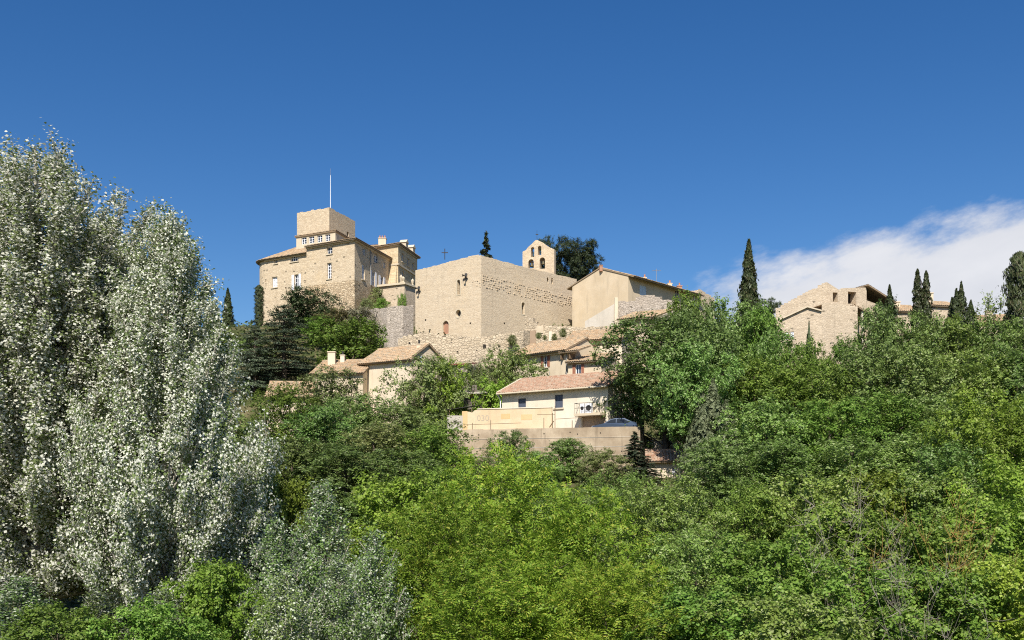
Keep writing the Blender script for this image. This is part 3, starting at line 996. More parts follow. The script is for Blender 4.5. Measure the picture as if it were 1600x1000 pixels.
def make_belfry():
    F = Face(plan(816.5, 141.6), plan(866, 140.2))
    Dm = 140.9
    zb = church_top - 1.5
    zs, zp = Zp(391, Dm), Zp(374, Dm)
    tp = F.t(838.5)
    L, th_ = F.len, .95
    arches = [F.rect(829.6, 386, 834.8, 401.5), F.rect(840.4, 384, 845.8, 398.5), F.rect(825.5, 405, 834, 419), F.rect(843.2, 402, 851.5, 420)]
    th = thing('belfry', 'open stone bell gable with four arches behind the church wall', 'belfry', F.p(0, 0, zb))
    top = [(0, zs - .1), (.35, zs + .1), (tp - .25, zp - .15), (tp, zp), (tp + .25, zp - .15), (L - .3, zs + .1), (L, zs)]
    rag = []
    rnd = random.Random(2)
    for k in range(25):
        t = L * k / 24
        rag.append((t, float(np.interp(t, [p[0] for p in top], [p[1] for p in top])) + rnd.uniform(-.06, .06)))
    mb = MB()
    wall(mb, [F.a, F.b], zb, rag, holes_of(arches, 'arch'), th_)
    a2, b2 = F.b - F.n * th_, F.a - F.n * th_
    wall(mb, [a2, b2], zb, [(L - t, z) for t, z in rag[::-1]], [hole_fn(L - r[1], L - r[0], r[2], r[3], 'arch') for r in arches], .001)
    for (t0, z0), (t1, z1) in zip(rag, rag[1:]):
        mb.poly(F.p(t0, 0, z0), F.p(t1, 0, z1), F.p(t1, -th_, z1), F.p(t0, -th_, z0))
    mb.poly(F.p(0, -th_, zb), F.p(0, 0, zb), F.p(0, 0, rag[0][1]), F.p(0, -th_, rag[0][1]))
    mb.poly(F.p(L, 0, zb), F.p(L, -th_, zb), F.p(L, -th_, rag[-1][1]), F.p(L, 0, rag[-1][1]))
    mb.build('wall', 'stone_keep', th)
    for k, r in enumerate(arches[2:]):
        c = (r[0] + r[1]) / 2
        rr = (r[1] - r[0]) / 2 * .8
        top_z = r[3] - .28
        p = F.p(c, -th_ / 2, top_z - rr * 2.1)
        b = thing('bell', ('small bronze bell hanging in the lower left arch of the belfry', 'bronze bell hanging in the lower right arch of the belfry')[k], 'bell', p)
        mb = MB()
        mb.lathe(p, [(rr, 0), (rr * .92, .06), (rr * .7, rr * .7), (rr * .58, rr * 1.3), (rr * .3, rr * 1.75), (.04, rr * 1.9)], 14)
        mb.build('bell_body', 'bronze', b, True)
        mb = MB()
        mb.fbox(F, r[0] + .002, r[1] - .002, top_z - .12, top_z + .04, -th_ / 2 - .08, -th_ / 2 + .08)
        mb.build('yoke', 'wood_old', b)
    return F, zp, tp
BF, bz, btp = make_belfry()
bp = BF.p(btp, -.45, bz - .15)
make_cross(839, HY - (bz - .15 - CZ) / bp[1] * FPX, 360, bp[1], 'small iron cross on the peak of the belfry', .45)

# ------------------------------------------------------------------ ramparts and garden walls below the church
def poly_wall(name, label, pts, zb, mat, thick=.8, amp=.08, step=.6, seed=1, cat='wall', coping=None, extra=None):
    """pts: (px, D, py_top)"""
    path = [plan(p[0], p[1]) for p in pts]
    cum = [0]
    for a, b in zip(path, path[1:]): cum.append(cum[-1] + math.dist(a, b))
    top = [(c, Zp(p[2], p[1])) for c, p in zip(cum, pts)]
    th = thing(name, label, cat, (path[0][0], path[0][1], zb))
    solid_wall(th, 'wall', path, zb, ragged(top, amp, step, seed) if amp else top, mat, thick)
    return th, path, top

def wall_hole(th, F, px, py, w, h, mat='dark_inside', name='drain_hole'):
    r = F.rect(px - w / 2, py - h / 2, px + w / 2, py + h / 2)
    mb = MB()
    c, rr = (r[0] + r[1]) / 2, (r[1] - r[0]) / 2
    z0, z1 = r[2], r[3]
    pts = [(r[0], z0 + .05), (c, z0 - .03), (r[1], z0 + .08), (r[1] - .03, z1 - .1), (c, z1), (r[0] + .04, z1 - .06)]
    mb.hexa([F.p(pts[i][0], .03, pts[i][1]) for i in (0, 2, 3, 5)], [F.p(pts[i][0], .0, pts[i][1]) for i in (0, 2, 3, 5)])
    mb.build(name, mat, th)

poly_wall('bastion', 'weathered grey mauve rubble bastion below the castle terrace', [(572.5, 128, 486), (585, 124.5, 483.5), (605, 122.3, 480.5), (630, 121.3, 478), (646, 122.5, 476)], 18, 'stone_grey', seed=2)
th, path, top = poly_wall('rampart', 'long rough stone rampart running along the foot of the church', [(622, 119.6, 528), (640, 119.2, 521), (660, 118.9, 520), (695, 118.6, 523.5), (735, 118.2, 526.5), (757, 118.1, 526), (790, 118.6, 521), (818, 119.4, 515.5), (828, 120.5, 514)], 14, 'stone_rampart', seed=3)
for px, py, w, h in ((757, 541, 5, 8), (780, 541, 4, 5), (797, 532, 4, 6), (640, 536, 3, 5), (644, 541.5, 6, 6), (664, 538, 3, 3), (686, 552, 3, 3), (745, 547, 3, 3), (715, 549, 3, 3), (706, 535, 2, 3), (768, 548, 3, 3)):
    i = max(k for k in range(len(path) - 1) if (path[k][0] / path[k][1] * FPX + CXP) <= px)
    wall_hole(th, Face(path[i], path[i + 1]), px, py, w, h)
# stepped garden walls between rampart and row of houses
th, path, top = poly_wall('stair_wall', 'grey stone wall stepping down along the church side', [(820, 123.5, 493), (838, 122.5, 506), (852, 122, 509), (899, 121, 511.5), (935, 120.5, 510), (964, 120, 508)], 15, 'stone_rampart', .5, .07, .5, 4)
F_ = Face(path[2], path[3])
for x0, x1, y0, y1, mt, nm in ((838.5, 849, 509.5, 521, 'plaster_row', 'plaster_panel'), (826, 837, 517, 540, 'plaster_brown', 'plaster_panel'), (858, 862.5, 518, 533, 'plaster_white', 'post')):
    F2_ = Face(path[0], path[1]) if x0 < 836 else (Face(path[1], path[2]) if x0 < 850 else F_)
    r = F2_.rect(x0, y0, x1, y1)
    mb = MB()
    mb.fbox(F2_, r[0], r[1], r[2], r[3], .004, .09)
    mb.build(nm, mt, th)
for px in np.arange(904, 962, 4.6):
    F2_ = Face(path[3], path[4]) if px < 935 else Face(path[4], path[5])
    wall_hole(th, F2_, px, 516.5, 1.8, 3.4, name='balustrade_gap')
th = thing('stair_parapet', 'grey sloping stair parapet rising to a pale pier below the beige house', 'wall', (*plan(914, 121.5), 20))
solid_wall(th, 'wall', [plan(914, 122.2), plan(961, 121.2)], 20, [(0, Zp(502, 122.2)), (math.dist(plan(914, 122.2), plan(961, 121.2)), Zp(474, 121.2))], 'concrete_pale', .4)
mb = MB()
x, y = plan(962.5, 121)
mb.box(x - .2, x + .2, y - .2, y + .2, 20, Zp(465, 121))
mb.build('pier', 'plaster_cream', th)
th, path, top = poly_wall('ruined_wall', 'broken grey rubble wall with jagged top below the beige house', [(966, 121.3, 471.5), (988, 121, 470), (996, 120.8, 463), (1012, 120.6, 461.5), (1030, 120.6, 466), (1052, 120.5, 470), (1060, 120.6, 482)], 18, 'stone_grey', .7, .16, .7, 6)
# small shed roof in front of the ruined wall
th = thing('stone_shed', 'low stone shed with clay tile roof against the ruined wall', 'shed', (*plan(968, 118), 20))
Fs = Face(plan(969, 118.2), plan(1022, 116.6))
mb = MB()
wall(mb, [Fs.a, Fs.b, Fs.b - Fs.n * 3, Fs.a - Fs.n * 3, Fs.a], 19, Fs.z(969, 501))
mb.build('wall', 'stone_house', th)
ze = Fs.z(969, 500)
roof_plane(th, Fs.p(-.3, .5, ze), Fs.p(Fs.len + .2, .5, ze), Fs.p(Fs.len + 1.6, -2.8, ze + 1.35), Fs.p(.9, -2.8, ze + 1.35), 'tile_old')

# ------------------------------------------------------------------ beige house beside the church
def make_beige_house():
    c = plan(981.6, 128)
    F = Face(c, plan(1091, 140.3))
    depth = 9.3
    ze, zr = Zp(431, 128), Zp(419.5, 130.9)
    w1, w2 = F.rect(999.5, 446.5, 1010, 462), F.rect(1055, 453.5, 1061.5, 464)
    th = gable_house('beige_house', 'long beige plastered house with deep tiled eave behind the ruined wall', F, depth, 20, ze, zr - ze, 'plaster_beige', 'tile_old', holes_of([w1, w2]), .95, .1)
    window(th, F, w1, shutters='shutter_blue', closed=True, depth=.2)
    window(th, F, w2, depth=.2, bars=(1, 1))
    mb = MB()
    mb.tube([F.p(F.t(1084), .1, ze - .3), F.p(F.t(1084), .1, ze - 6)], .07, 6)
    mb.build('downpipe', 'white_paint', th)
    s = (zr - ze) / (depth / 2)
    for px, off, h, w, mt in ((1017, -1.0, .3, .4, 'plaster_cream'), (1058, -1.2, .5, .55, 'plaster_cream'), (1075, -1.4, .55, .65, 'brick_pink')):
        t = F.t(px)
        q = F.p(t, off)
        z = ze - off * s
        chimney(th, q[0], q[1], z - .3, z + h, w, .5, mt, 1)
    q = F.p(.4, -depth / 2)
    chimney(th, *Face(c, plan(1091, 140.3)).p(-.1, -depth / 2 + .3)[:2], zr - .4, zr + .3, .4, .5, 'brick_pink', 0)
    # aerial on the roof
    t = F.t(1041)
    q = F.p(t, -1.6, ze + 1.6 * s)
    an = thing('aerial', 'thin television aerial standing on the beige house roof', 'aerial', q)
    mb = MB()
    zt = Zp(420, q[1])
    mb.tube([q, (q[0], q[1], zt)], .03, 5)
    mb.build('mast', 'zinc', an)
    mb = MB()
    for k in range(6):
        mb.tube([(q[0] - .5 + k * .2, q[1] - .3, zt - .25), (q[0] - .5 + k * .2, q[1] + .3, zt - .25)], .015, 4)
    mb.tube([(q[0] - .6, q[1], zt - .25), (q[0] + .65, q[1], zt - .25)], .02, 4)
    mb.build('antenna_bars', 'zinc', an)
    # lower stone end bay
    F2 = Face(F.p(F.len + .02)[:2], F.p(F.len + 4.4)[:2])
    th2 = thing('end_bay', 'lower stone end of the beige house with flat ragged top', 'house', (F2.a.x, F2.a.y, 20))
    zt = F2.z(1105, 460)
    mb = MB()
    pts = [F2.a, F2.b, F2.b - F2.n * 6, F2.a - F2.n * 6, F2.a]
    Ls = [0]
    for a, b in zip(pts, pts[1:]): Ls.append(Ls[-1] + (b - a).length)
    wall(mb, pts, 20, ragged([(0, zt + .45), (Ls[1], zt - .3), (Ls[-1], zt + .3)], .08, .5, 9))
    mb.build('wall', 'stone_house', th2)
    mb = MB()
    mb.poly(*[(p.x, p.y, zt - .5) for p in pts[:-1]])
    mb.build('roof', 'tile_old', th2)
make_beige_house()

# ------------------------------------------------------------------ houses of the row
def make_row():
    a = plan(800, 112)
    F = Face(a, from_angle(a, -42, 887.5))
    ze = Zp(551, Face(a, F.b).a.y + F.d.y * F.t(845))
    w1 = F.rect(849.3, 555.5, 855.7, 573.5)
    th = gable_house('row_house', 'pale stone row house with tiled roof and red brown shutters', F, 6.5, 12, ze, 1.5, 'plaster_row', 'tile_old', holes_of([w1]), .7, .15)
    window(th, F, w1, shutters='shutter_red', bars=(1, 1), depth=.18, sill='trim_stone')
    mb = MB()
    mb.tube([F.p(F.len - .15, .1, ze - .3), F.p(F.len - .15, .1, 13)], .06, 6)
    mb.build('downpipe', 'zinc', th)
    mb = MB()
    mb.tube([F.p(F.t(859.5), .06, ze - 2.2), F.p(F.t(859.5), .06, 14)], .04, 5)
    mb.build('cable_pipe', 'zinc', th)
    mb = MB()
    mb.fbox(F, .02, F.len - .02, ze - .42, ze - .2, .005, .3)
    mb.build('cornice', 'trim_stone', th)
    # little canopy over the corner
    Fq = Face(F.p(F.t(873), .05)[:2], F.p(F.t(886), .05)[:2])
    zq = F.z(880, 551)
    # right-hand taller house
    b = plan(884, 111.5)
    F2 = Face(b, from_angle(b, -22, 972))
    z2 = Zp(533.5, F2.a.y)
    w2 = F2.rect(896.8, 550, 900, 558.5)
    th2 = gable_house('row_house', 'cream plastered row house with long tiled eave next to the big tree', F2, 6, 13, z2, 1.35, 'plaster_cream', 'tile_old', holes_of([w2]), .55, .2)
    window(th2, F2, w2, bars=(0, 0), depth=.2, frame='wood_old')
    # lean-to annex in front with a shuttered window
    c = plan(887.8, 106.2)
    F3 = Face(c, from_angle(c, -24, 940))
    z3 = Zp(567, c[1])
    w3 = F3.rect(899.5, 569, 908, 588)
    th3 = thing('lean_to', 'low lean to annex with clay tile roof and red brown shutters', 'house', (c[0], c[1], 12))
    mb = MB()
    wall(mb, [F3.a, F3.b, F3.b - F3.n * 4.5, F3.a - F3.n * 4.5, F3.a], 12, [(0, z3), (F3.len, z3), (F3.len + 4.5, z3 + 1.3), (2 * F3.len + 4.5, z3 + 1.3), (2 * F3.len + 9, z3)], holes_of([w3]), .2)
    mb.build('wall', 'plaster_row', th3)
    window(th3, F3, w3, shutters='shutter_red', bars=(1, 0), depth=.18)
    roof_plane(th3, F3.p(-.2, .5, z3 + .02), F3.p(F3.len + .2, .5, z3 + .02), F3.p(F3.len + .2, -4.5, z3 + 1.47), F3.p(-.2, -4.5, z3 + 1.47), 'tile_old')
    # porch roof bridging the two houses
    th4 = thing('porch_roof', 'small tiled porch roof on dark brackets at the row house corner', 'roof', F.p(F.len - 1.2, .03, zq))
    F4 = Face(plan(874.5, 106.9), plan(905, 105.4))
    z4 = F4.z(880, 550.5)
    roof_plane(th4, F4.p(0, .3, z4), F4.p(F4.len, .3, z4 + .02), F4.p(F4.len + .3, -1.8, z4 + .75), F4.p(.2, -1.8, z4 + .75), 'tile_old')
    for tt in (.15, F4.len * .5):
        mb = MB()
        mb.fbox(F4, tt, tt + .12, z4 - .75, z4 - .18, -.9, .1)
        mb.build('bracket', 'wood_old', th4)
make_row()

# ------------------------------------------------------------------ white house, terrace, low wall
TERR = 11.36
def make_white_house():
    a = plan(784.3, 97)
    F = Face(a, from_angle(a, -34, 950))
    ze = Zp(616.5, 97)
    ze += .12
    w1, w2 = F.rect(809.3, 622.6, 821.7, 637.5), F.rect(866.8, 616.7, 879.4, 637.2)
    car = F.rect(908.5, 648.5, 946, 690)
    car[2] = TERR + .01
    th = gable_house('white_house', 'white plastered house with red tile roof above the concrete terrace wall', F, 7.4, TERR - .6, ze, 1.55, 'plaster_white', 'tile_red', [hole_fn(*w1), hole_fn(*w2), hole_fn(*car)], .5, .22, .25)
    for r in (w1, w2): window(th, F, r, frame='blind_grey', pane='blind_grey', bars=(0, 0), depth=.16, sill='trim_stone')
    mb = MB()
    mb.fbox(F, car[0] - .1, car[1] + .1, car[2], car[3], -.32, -.26)
    mb.build('carport_wall', 'plaster_brown', th)
    # gutter, downpipe, verge
    mb = MB()
    zg = ze - .5 * (1.55 / 3.7) + .1
    mb.tube([F.p(-.25, .6, zg), F.p(F.len + .2, .6, zg)], .085, 6)
    mb.build('gutter', 'trim_stone', th)
    mb = MB()
    mb.tube([F.p(-.12, .58, zg - .05), F.p(-.1, .12, zg - .55), F.p(-.06, .1, TERR)], .05, 6)
    mb.build('downpipe', 'white_paint', th)
    mb = MB()
    s = 1.55 / 3.7
    mb.hexa([F.p(-.32, .5, ze - .5 * s + .17), F.p(-.1, .5, ze - .5 * s + .17), F.p(-.1, -3.7, ze + 1.55 + .17), F.p(-.32, -3.7, ze + 1.55 + .17)],
            [F.p(-.32, .5, ze - .5 * s + .32), F.p(-.1, .5, ze - .5 * s + .32), F.p(-.1, -3.7, ze + 1.55 + .32), F.p(-.32, -3.7, ze + 1.55 + .32)])
    mb.build('verge', 'trim_stone', th)
    # balcony
    r = F.rect(906.5, 630.5, 946, 646.5)
    mb = MB()
    mb.fbox(F, r[0] - .1, r[1], r[2] - .22, r[2], .003, 1.0)
    bal = mb.build('balcony', 'plaster_row', th)
    mb = MB()
    for k in range(16):
        t = r[0] - .05 + k * (r[1] - r[0]) / 15
        mb.tube([F.p(t, .95, r[2]), F.p(t, .95, r[2] + .95)], .009, 4)
    for z in (.5, .95): mb.tube([F.p(r[0] - .05, .95, r[2] + z), F.p(r[1], .95, r[2] + z)], .02, 4)
    mb.tube([F.p(r[0] - .05, .95, r[2] + .95), F.p(r[0] - .05, 0, r[2] + .95)], .02, 4)
    mb.build('railing', 'iron', bal)
    # outdoor air-conditioning units standing on the balcony
    for k, (px, rr) in enumerate(((915, .17), (925, .27))):
        t = F.t(px)
        u = thing('air_conditioner', ('small white air conditioner with dark fan on the balcony', 'large white air conditioner with big dark fan on the balcony')[k], 'air conditioner', F.p(t, .5, r[2]))
        mb = MB()
        mb.fbox(F, t - rr * 1.12, t + rr * 1.12, r[2] + .004, r[2] + .93, .35, .65)
        mb.build('casing', 'white_paint', u)
        mb = MB()
        cz = r[2] + .5
        for j in range(14):
            a0, a1 = 2 * math.pi * j / 14, 2 * math.pi * (j + 1) / 14
            mb.poly(F.p(t, .665, cz), F.p(t + rr * math.cos(a0), .66, cz + rr * math.sin(a0)), F.p(t + rr * math.cos(a1), .66, cz + rr * math.sin(a1)))
        mb.build('fan', 'iron', u)
    # potted plant against the wall
    return F
WF = make_white_house()

def make_terrace():
    A, B = plan(700, 92.2), plan(1000, 87.7)
    F = Face(A, B)
    zt = Zp(672, 92.2)
    th = thing('retaining_wall', 'long weathered concrete retaining wall below the white house', 'wall', (A[0], A[1], 7.5))
    solid_wall(th, 'wall', [A, B], 7.0, ragged([(0, zt), (F.len, zt)], .025, 1.3, 4), 'concrete', .45)
    # cast lifts: thin projecting joints
    for k, z in enumerate((zt - .9, zt - 1.75, zt - 2.5)):
        mb = MB()
        mb.fbox(F, .02, F.len - .02, z, z + .035, .003, .028)
        mb.build('cast_joint', 'concrete_pale', th)
    rnd = random.Random(8)
    for k in range(16):
        mb = MB()
        t, z = rnd.uniform(.6, F.len - .8), zt - rnd.choice((.55, 1.4, 2.2)) + rnd.uniform(-.1, .1)
        mb.fbox(F, t, t + .1, z, z + .1, -.05, .012)
        mb.build('weep_hole', 'dark_inside', th)
    mb = MB()
    g = [F.p(.3, -.45, TERR), F.p(F.len, -.45, TERR), F.p(F.len, -14, TERR), F.p(.3, -9, TERR)]
    mb.hexa([(p[0], p[1], TERR - 2.6) for p in g], g)
    tag(mb.build('terrace', 'terrace_floor'), kind='structure')
    # pale block return wall at the left end
    Fb = Face(plan(699, 92.75), plan(723, 93.0))
    th = thing('block_wall', 'pale grey concrete block wall at the left end of the terrace', 'wall', (Fb.a.x, Fb.a.y, 7.5))
    solid_wall(th, 'wall', [Fb.a, Fb.b], 7.5, Fb.z(700, 649), 'concrete_pale', .4)
    # low yellow wall with faded lettering
    Fy = Face(plan(722.5, 95.2), plan(862, 92.9))
    z0 = TERR
    th = thing('low_wall', 'low ochre plastered garden wall with faded lettering in front of the white house', 'wall', (Fy.a.x, Fy.a.y, z0))
    zt1, zt2 = Fy.z(726, 643.5), Fy.z(800, 638.5)
    t1, t2 = Fy.t(731), Fy.t(743)
    solid_wall(th, 'wall', [Fy.a, Fy.b], z0, [(0, zt1), (t1, zt1), (t1 + .2, zt1 - .02), (t2 - .35, zt2 - .3), (t2 - .1, zt2 - .08), (t2 + .3, zt2), (Fy.len, zt2)], 'plaster_yellow', .3)
    mb = MB()
    mb.fbox(Fy, t2 + .2, Fy.len, zt2 + .003, zt2 + .09, -.36, .06)
    mb.build('coping', 'plaster_white', th)
    mb = MB()
    mb.fbox(Fy, -.02, t1 - .05, z0, zt1 + .06, -.36, .06)
    mb.build('pier', 'patch_orange', th)
    for x0, x1, y0, y1 in ((783, 797, 646.5, 654.5), (814, 831.5, 647.5, 656)):
        r = Fy.rect(x0, y0, x1, y1)
        mb = MB()
        mb.fbox(Fy, r[0], r[1], r[2], r[3], .002, .012)
        mb.build('faded_panel', 'patch_orange', th)
    cu_ = bpy.data.curves.new('lettering', 'FONT')
    cu_.body = '030'
    r = Fy.rect(745, 648, 764, 657.5)
    cu_.size = (r[3] - r[2]) * 1.35
    cu_.extrude = .004
    tmp = bpy.data.objects.new('lettering', cu_)
    me = bpy.data.meshes.new_from_object(tmp)
    bpy.data.objects.remove(tmp)
    mb = MB()
    wmax = max(v.co.x for v in me.vertices)
    sc = (r[1] - r[0]) / wmax
    for v in me.vertices: mb.v.append(Fy.p(r[0] + v.co.x * sc, .007 + v.co.z, r[2] + v.co.y))
    for p in me.polygons: mb.f.append(tuple(p.vertices))
    tag(mb.build('lettering', 'lettering_grey', th), 'faded grey painted numerals on the ochre wall')
    # wire fence on the retaining wall
    th = thing('wire_fence', 'thin rusty wire fence with leaning posts along the terrace edge', 'fence', F.p(F.t(735), -.6, TERR))
    posts = [(764, 656, 0), (847.5, 652, 0), (865, 633, 0), (892, 656, 0), (903, 663, 0), (735, 660, 0)]
    for px, py, ln in posts:
        t = F.t(px)
        mb = MB()
        mb.tube([F.p(t, -.62, TERR), F.p(t + ln, -.62, F.z(px, py))], .035, 5)
        mb.build('post', 'wood_old', th)
    for x0, y0, x1, y1 in ((724, 663, 812, 660), (837, 647, 865, 647), (866, 654, 907, 651.5)):
        mb = MB()
        mb.tube([F.p(F.t(x0), -.62, F.z(x0, y0)), F.p(F.t(x1), -.62, F.z(x1, y1))], .02, 4)
        mb.build('wire', 'wood_old', th)
    mb = MB()
    mb.tube([F.p(F.t(856), -.7, F.z(856, 667)), F.p(F.t(863), -.62, F.z(863, 657))], .05, 5)
    mb.build('strut', 'wood_old', th)
    return F
TF = make_terrace()

def make_car():
    F = Face(plan(926, 90.55), plan(976, 89.75))       # along the terrace, nose to the left
    ang = math.atan2(F.d.y, F.d.x)
    x0, y0 = F.a.x, F.a.y
    th = thing('parked_car', 'dark blue grey car parked behind the retaining wall in the shade', 'car', (x0, y0, TERR))
    Ff = Face((x0, y0 + 0), F.b)
    prof = [(0.05, .32), (0.0, .55), (.12, .74), (.95, .93), (1.15, .98), (1.75, 1.34), (2.2, 1.44), (3.0, 1.43), (3.65, 1.12), (4.1, 1.02), (4.2, .7), (4.15, .32)]
    up = .0
    def shell(rows, name, mat, parent=th):
        mb = MB()
        k = len(prof)
        for (off, sh) in rows:
            for (x, z) in prof:
                zz = z if z < .95 else .95 + (z - .95)
                inset = 0 if z < .99 else (z - .99) * .45
                mb.v.append(Ff.p(.02 + x * 1.0, (off - math.copysign(inset, off)) if abs(off) > .1 else off, TERR + zz * sh))
        for r in range(len(rows) - 1):
            for i in range(k):
                j = (i + 1) % k
                mb.f.append((r * k + i, r * k + j, (r + 1) * k + j, (r + 1) * k + i))
        mb.f.append(tuple(range(k))[::-1])
        mb.f.append(tuple((len(rows) - 1) * k + i for i in range(k)))
        return mb.build(name, mat, parent)
    shell([(.84, 1), (.8, 1.0), (-.8, 1.0), (-.84, 1)], 'body', 'car_paint')
    for s in (-1, 1):
        q = lambda x, z: Ff.p(.02 + x, s * (.845 - max(z - .99, 0) * .45), TERR + z)
        for poly in ([(1.32, 1.0), (1.8, 1.3), (2.25, 1.37), (2.25, 1.0)], [(2.32, 1.0), (2.32, 1.37), (2.95, 1.36), (3.4, 1.12), (3.4, 1.0)]):
            pts = [q(*p) for p in poly]
            mb = MB()
            mb.poly(*(pts if s < 0 else pts[::-1]))
            mb.build('side_window', 'car_glass', th)
    mb = MB()
    mb.poly(Ff.p(1.19, .7, TERR + .995), Ff.p(1.19, -.7, TERR + .995), Ff.p(1.73, -.62, TERR + 1.345), Ff.p(1.73, .62, TERR + 1.345))
    mb.build('windscreen', 'car_glass', th)
    for sx in (.8, 3.35):
        for s in (-1, 1):
            c = Vector(Ff.p(.02 + sx, s * .74, TERR + .31))
            n = Vector((Ff.n.x, Ff.n.y, 0)) * s
            mb = MB()
            mb.tube([c - n * .1, c + n * .12], .31, 16)
            wh = mb.build('wheel', 'tyre', th)
            mb = MB()
            mb.tube([c + n * .1, c + n * .135], .19, 12)
            mb.build('rim', 'rim', wh)
    for s in (-1, 1):
        mb = MB()
        mb.hexa([Ff.p(.0, s * .55 - .17, TERR + .62), Ff.p(.0, s * .55 + .17, TERR + .62), Ff.p(.3, s * .55 + .17, TERR + .62), Ff.p(.3, s * .55 - .17, TERR + .62)],
                [Ff.p(.1, s * .55 - .17, TERR + .755), Ff.p(.1, s * .55 + .17, TERR + .755), Ff.p(.3, s * .55 + .17, TERR + .80), Ff.p(.3, s * .55 - .17, TERR + .80)])
        mb.build('headlight', 'white_paint', th)
make_car()

# ------------------------------------------------------------------ houses on the left slope
def make_left_houses():
    a = plan(565, 107)
    F = Face(a, from_angle(a, -30, 643))
    ze = Zp(568, 107)
    th = gable_house('cream_house', 'cream plastered house with old tile roof and stone gable under the rampart', F, 6.4, 12, ze, 1.75, 'plaster_cream', 'tile_old', (), .5, .25)
    q = F.p(F.len - .3, -1.8)
    chimney(th, q[0], q[1], ze + .6, ze + 1.75, .5, .5, 'plaster_row', 1, pot='iron')
    F2 = Face(F.p(F.len + .02)[:2], (F.p(F.len + .02)[0] + math.cos(R(38)) * 3.7, F.p(F.len)[1] + math.sin(R(38)) * 3.7))
    th = thing('gable_wing', 'stone gabled wing with faded green shutter beside the cream house', 'house', (F2.a.x, F2.a.y, 12))
    w = F2.rect(655.5, 556, 660, 566)
    mb = MB()
    zr = Zp(540.5, F2.a.y + 2)
    b = F2.b - F2.n * 5
    a2 = F2.a - F2.n * 5
    wall(mb, [F2.a, F2.b, b, a2, F2.a], 12, [(0, ze + .1), (F2.len * .55, zr), (F2.len, ze + .3), (F2.len + 5, ze + .3), (F2.len * 1.45 + 5, zr), (F2.len * 2 + 5, ze + .1), (F2.len * 2 + 10, ze + .1)], holes_of([w]))
    mb.build('wall', 'stone_house', th)
    window(th, F2, w, shutters='shutter_blue', closed=True)
    pk = F2.p(F2.len * .55, .25, zr + .15)
    pkb = F2.p(F2.len * .55, -5, zr + .15)
    roof_plane(th, F2.p(-.4, -5, ze + .03), F2.p(-.4, .25, ze + .03), pk, pkb)
    roof_plane(th, F2.p(F2.len + .3, .25, ze + .2), F2.p(F2.len + .3, -5, ze + .2), pkb, pk)
    a = plan(487, 106)
    F = Face(a, from_angle(a, -10, 567))
    ze = Zp(585, 106)
    th = gable_house('cottage', 'low cottage with old tile roof and two pale chimneys above the trees', F, 7.5, 11, ze, 1.75, 'plaster_row', 'tile_old', (), .4, .2)
    for px, off, w, h, m_ in ((508, -2.6, .8, 1.45, 'plaster_cream'), (521.5, -3.4, .45, .8, 'plaster_white')):
        q = F.p(F.t(px), off)
        z = ze - off * 1.75 / 3.75
        chimney(th, q[0] - .2, q[1], z - .2, z + h, w, .6, m_, 0 if w > .5 else 1, pot='iron')
    a = plan(417, 99)
    F = Face(a, from_angle(a, 6, 488))
    ze = Zp(620, 99)
    r = F.rect(425, 622, 455, 640)
    wins = [F.rect(430, 624, 437, 634), F.rect(441, 624, 450, 634)]
    th = gable_house('farmhouse', 'farmhouse with sloping tile roof half hidden behind the oaks', F, 7, 8, ze, 1.7, 'plaster_cream', 'tile_old', holes_of(wins), .45, .2)
    for w in wins: window(th, F, w, bars=(1, 1), depth=.2)
    q = F.p(F.t(480), -.3)
    mb = MB()
    # shed pieces and clutter between the trees, left of the white house
    F = Face(plan(722, 101), plan(746, 99.5))
    th = thing('wooden_shed', 'small ramshackle plank shed with sagging roof left of the white house', 'shed', (F.a.x, F.a.y, 10))
    for k in range(9):
        z0 = F.z(730, 640) + k * .27
        mb = MB()
        mb.fbox(F, .12, F.len - .12, z0, z0 + .24, -.05 - .012 * (k % 2), .02 + .012 * (k % 3))
        mb.build('plank', 'grey_board', th)
    mb = MB()
    mb.fbox(F, .1, F.len - .1, 10, F.z(730, 618), -2, -.08)
    mb.build('wall', 'grey_board', th)
    z = F.z(730, 611)
    mb = MB()
    mb.hexa([F.p(-.3, .5, z - .1), F.p(F.len + .3, .5, z - .45), F.p(F.len + .3, -2.2, z - .1), F.p(-.3, -2.2, z + .2)], [F.p(-.3, .5, z), F.p(F.len + .3, .5, z - .35), F.p(F.len + .3, -2.2, z), F.p(-.3, -2.2, z + .3)])
    mb.build('roof', 'concrete_pale', th)
    mb = MB()
    mb.fbox(F, .25, F.len * .8, F.z(730, 620.5), F.z(730, 615), .03, .08)
    mb.build('yellow_sheet', 'yellow_sheet', th)
    F = Face(plan(703, 97.5), plan(742, 96.5))
    th = thing('tarp_cover', 'dark tarpaulin shelter on poles behind the block wall', 'shelter', (F.a.x, F.a.y, 10))
    z = F.z(715, 640)
    mb = MB()
    mb.hexa([F.p(-.2, .4, z - .05), F.p(F.len, .4, z + .25), F.p(F.len, -1.6, z + .45), F.p(-.2, -1.6, z + .15)], [F.p(-.2, .4, z), F.p(F.len, .4, z + .3), F.p(F.len, -1.6, z + .5), F.p(-.2, -1.6, z + .2)])
    mb.build('cover', 'tarp', th)
    for t_ in (.1, F.len - .2):
        mb = MB()
        mb.tube([F.p(t_, .3, 9.5), F.p(t_, .3, z)], .05, 5)
        mb.build('pole', 'wood_old', th)
    # grey lean-to with a red sheet under the rampart
    F = Face(plan(704, 112), plan(731, 111))
    th = thing('grey_hut', 'small grey plastered hut with dull red sheet under the rampart', 'hut', (F.a.x, F.a.y, 13))
    mb = MB()
    z = F.z(715, 570)
    wall(mb, [F.a, F.b, F.b - F.n * 2, F.a - F.n * 2, F.a], 13, z)
    mb.build('wall', 'stone_grey', th)
    mb = MB()
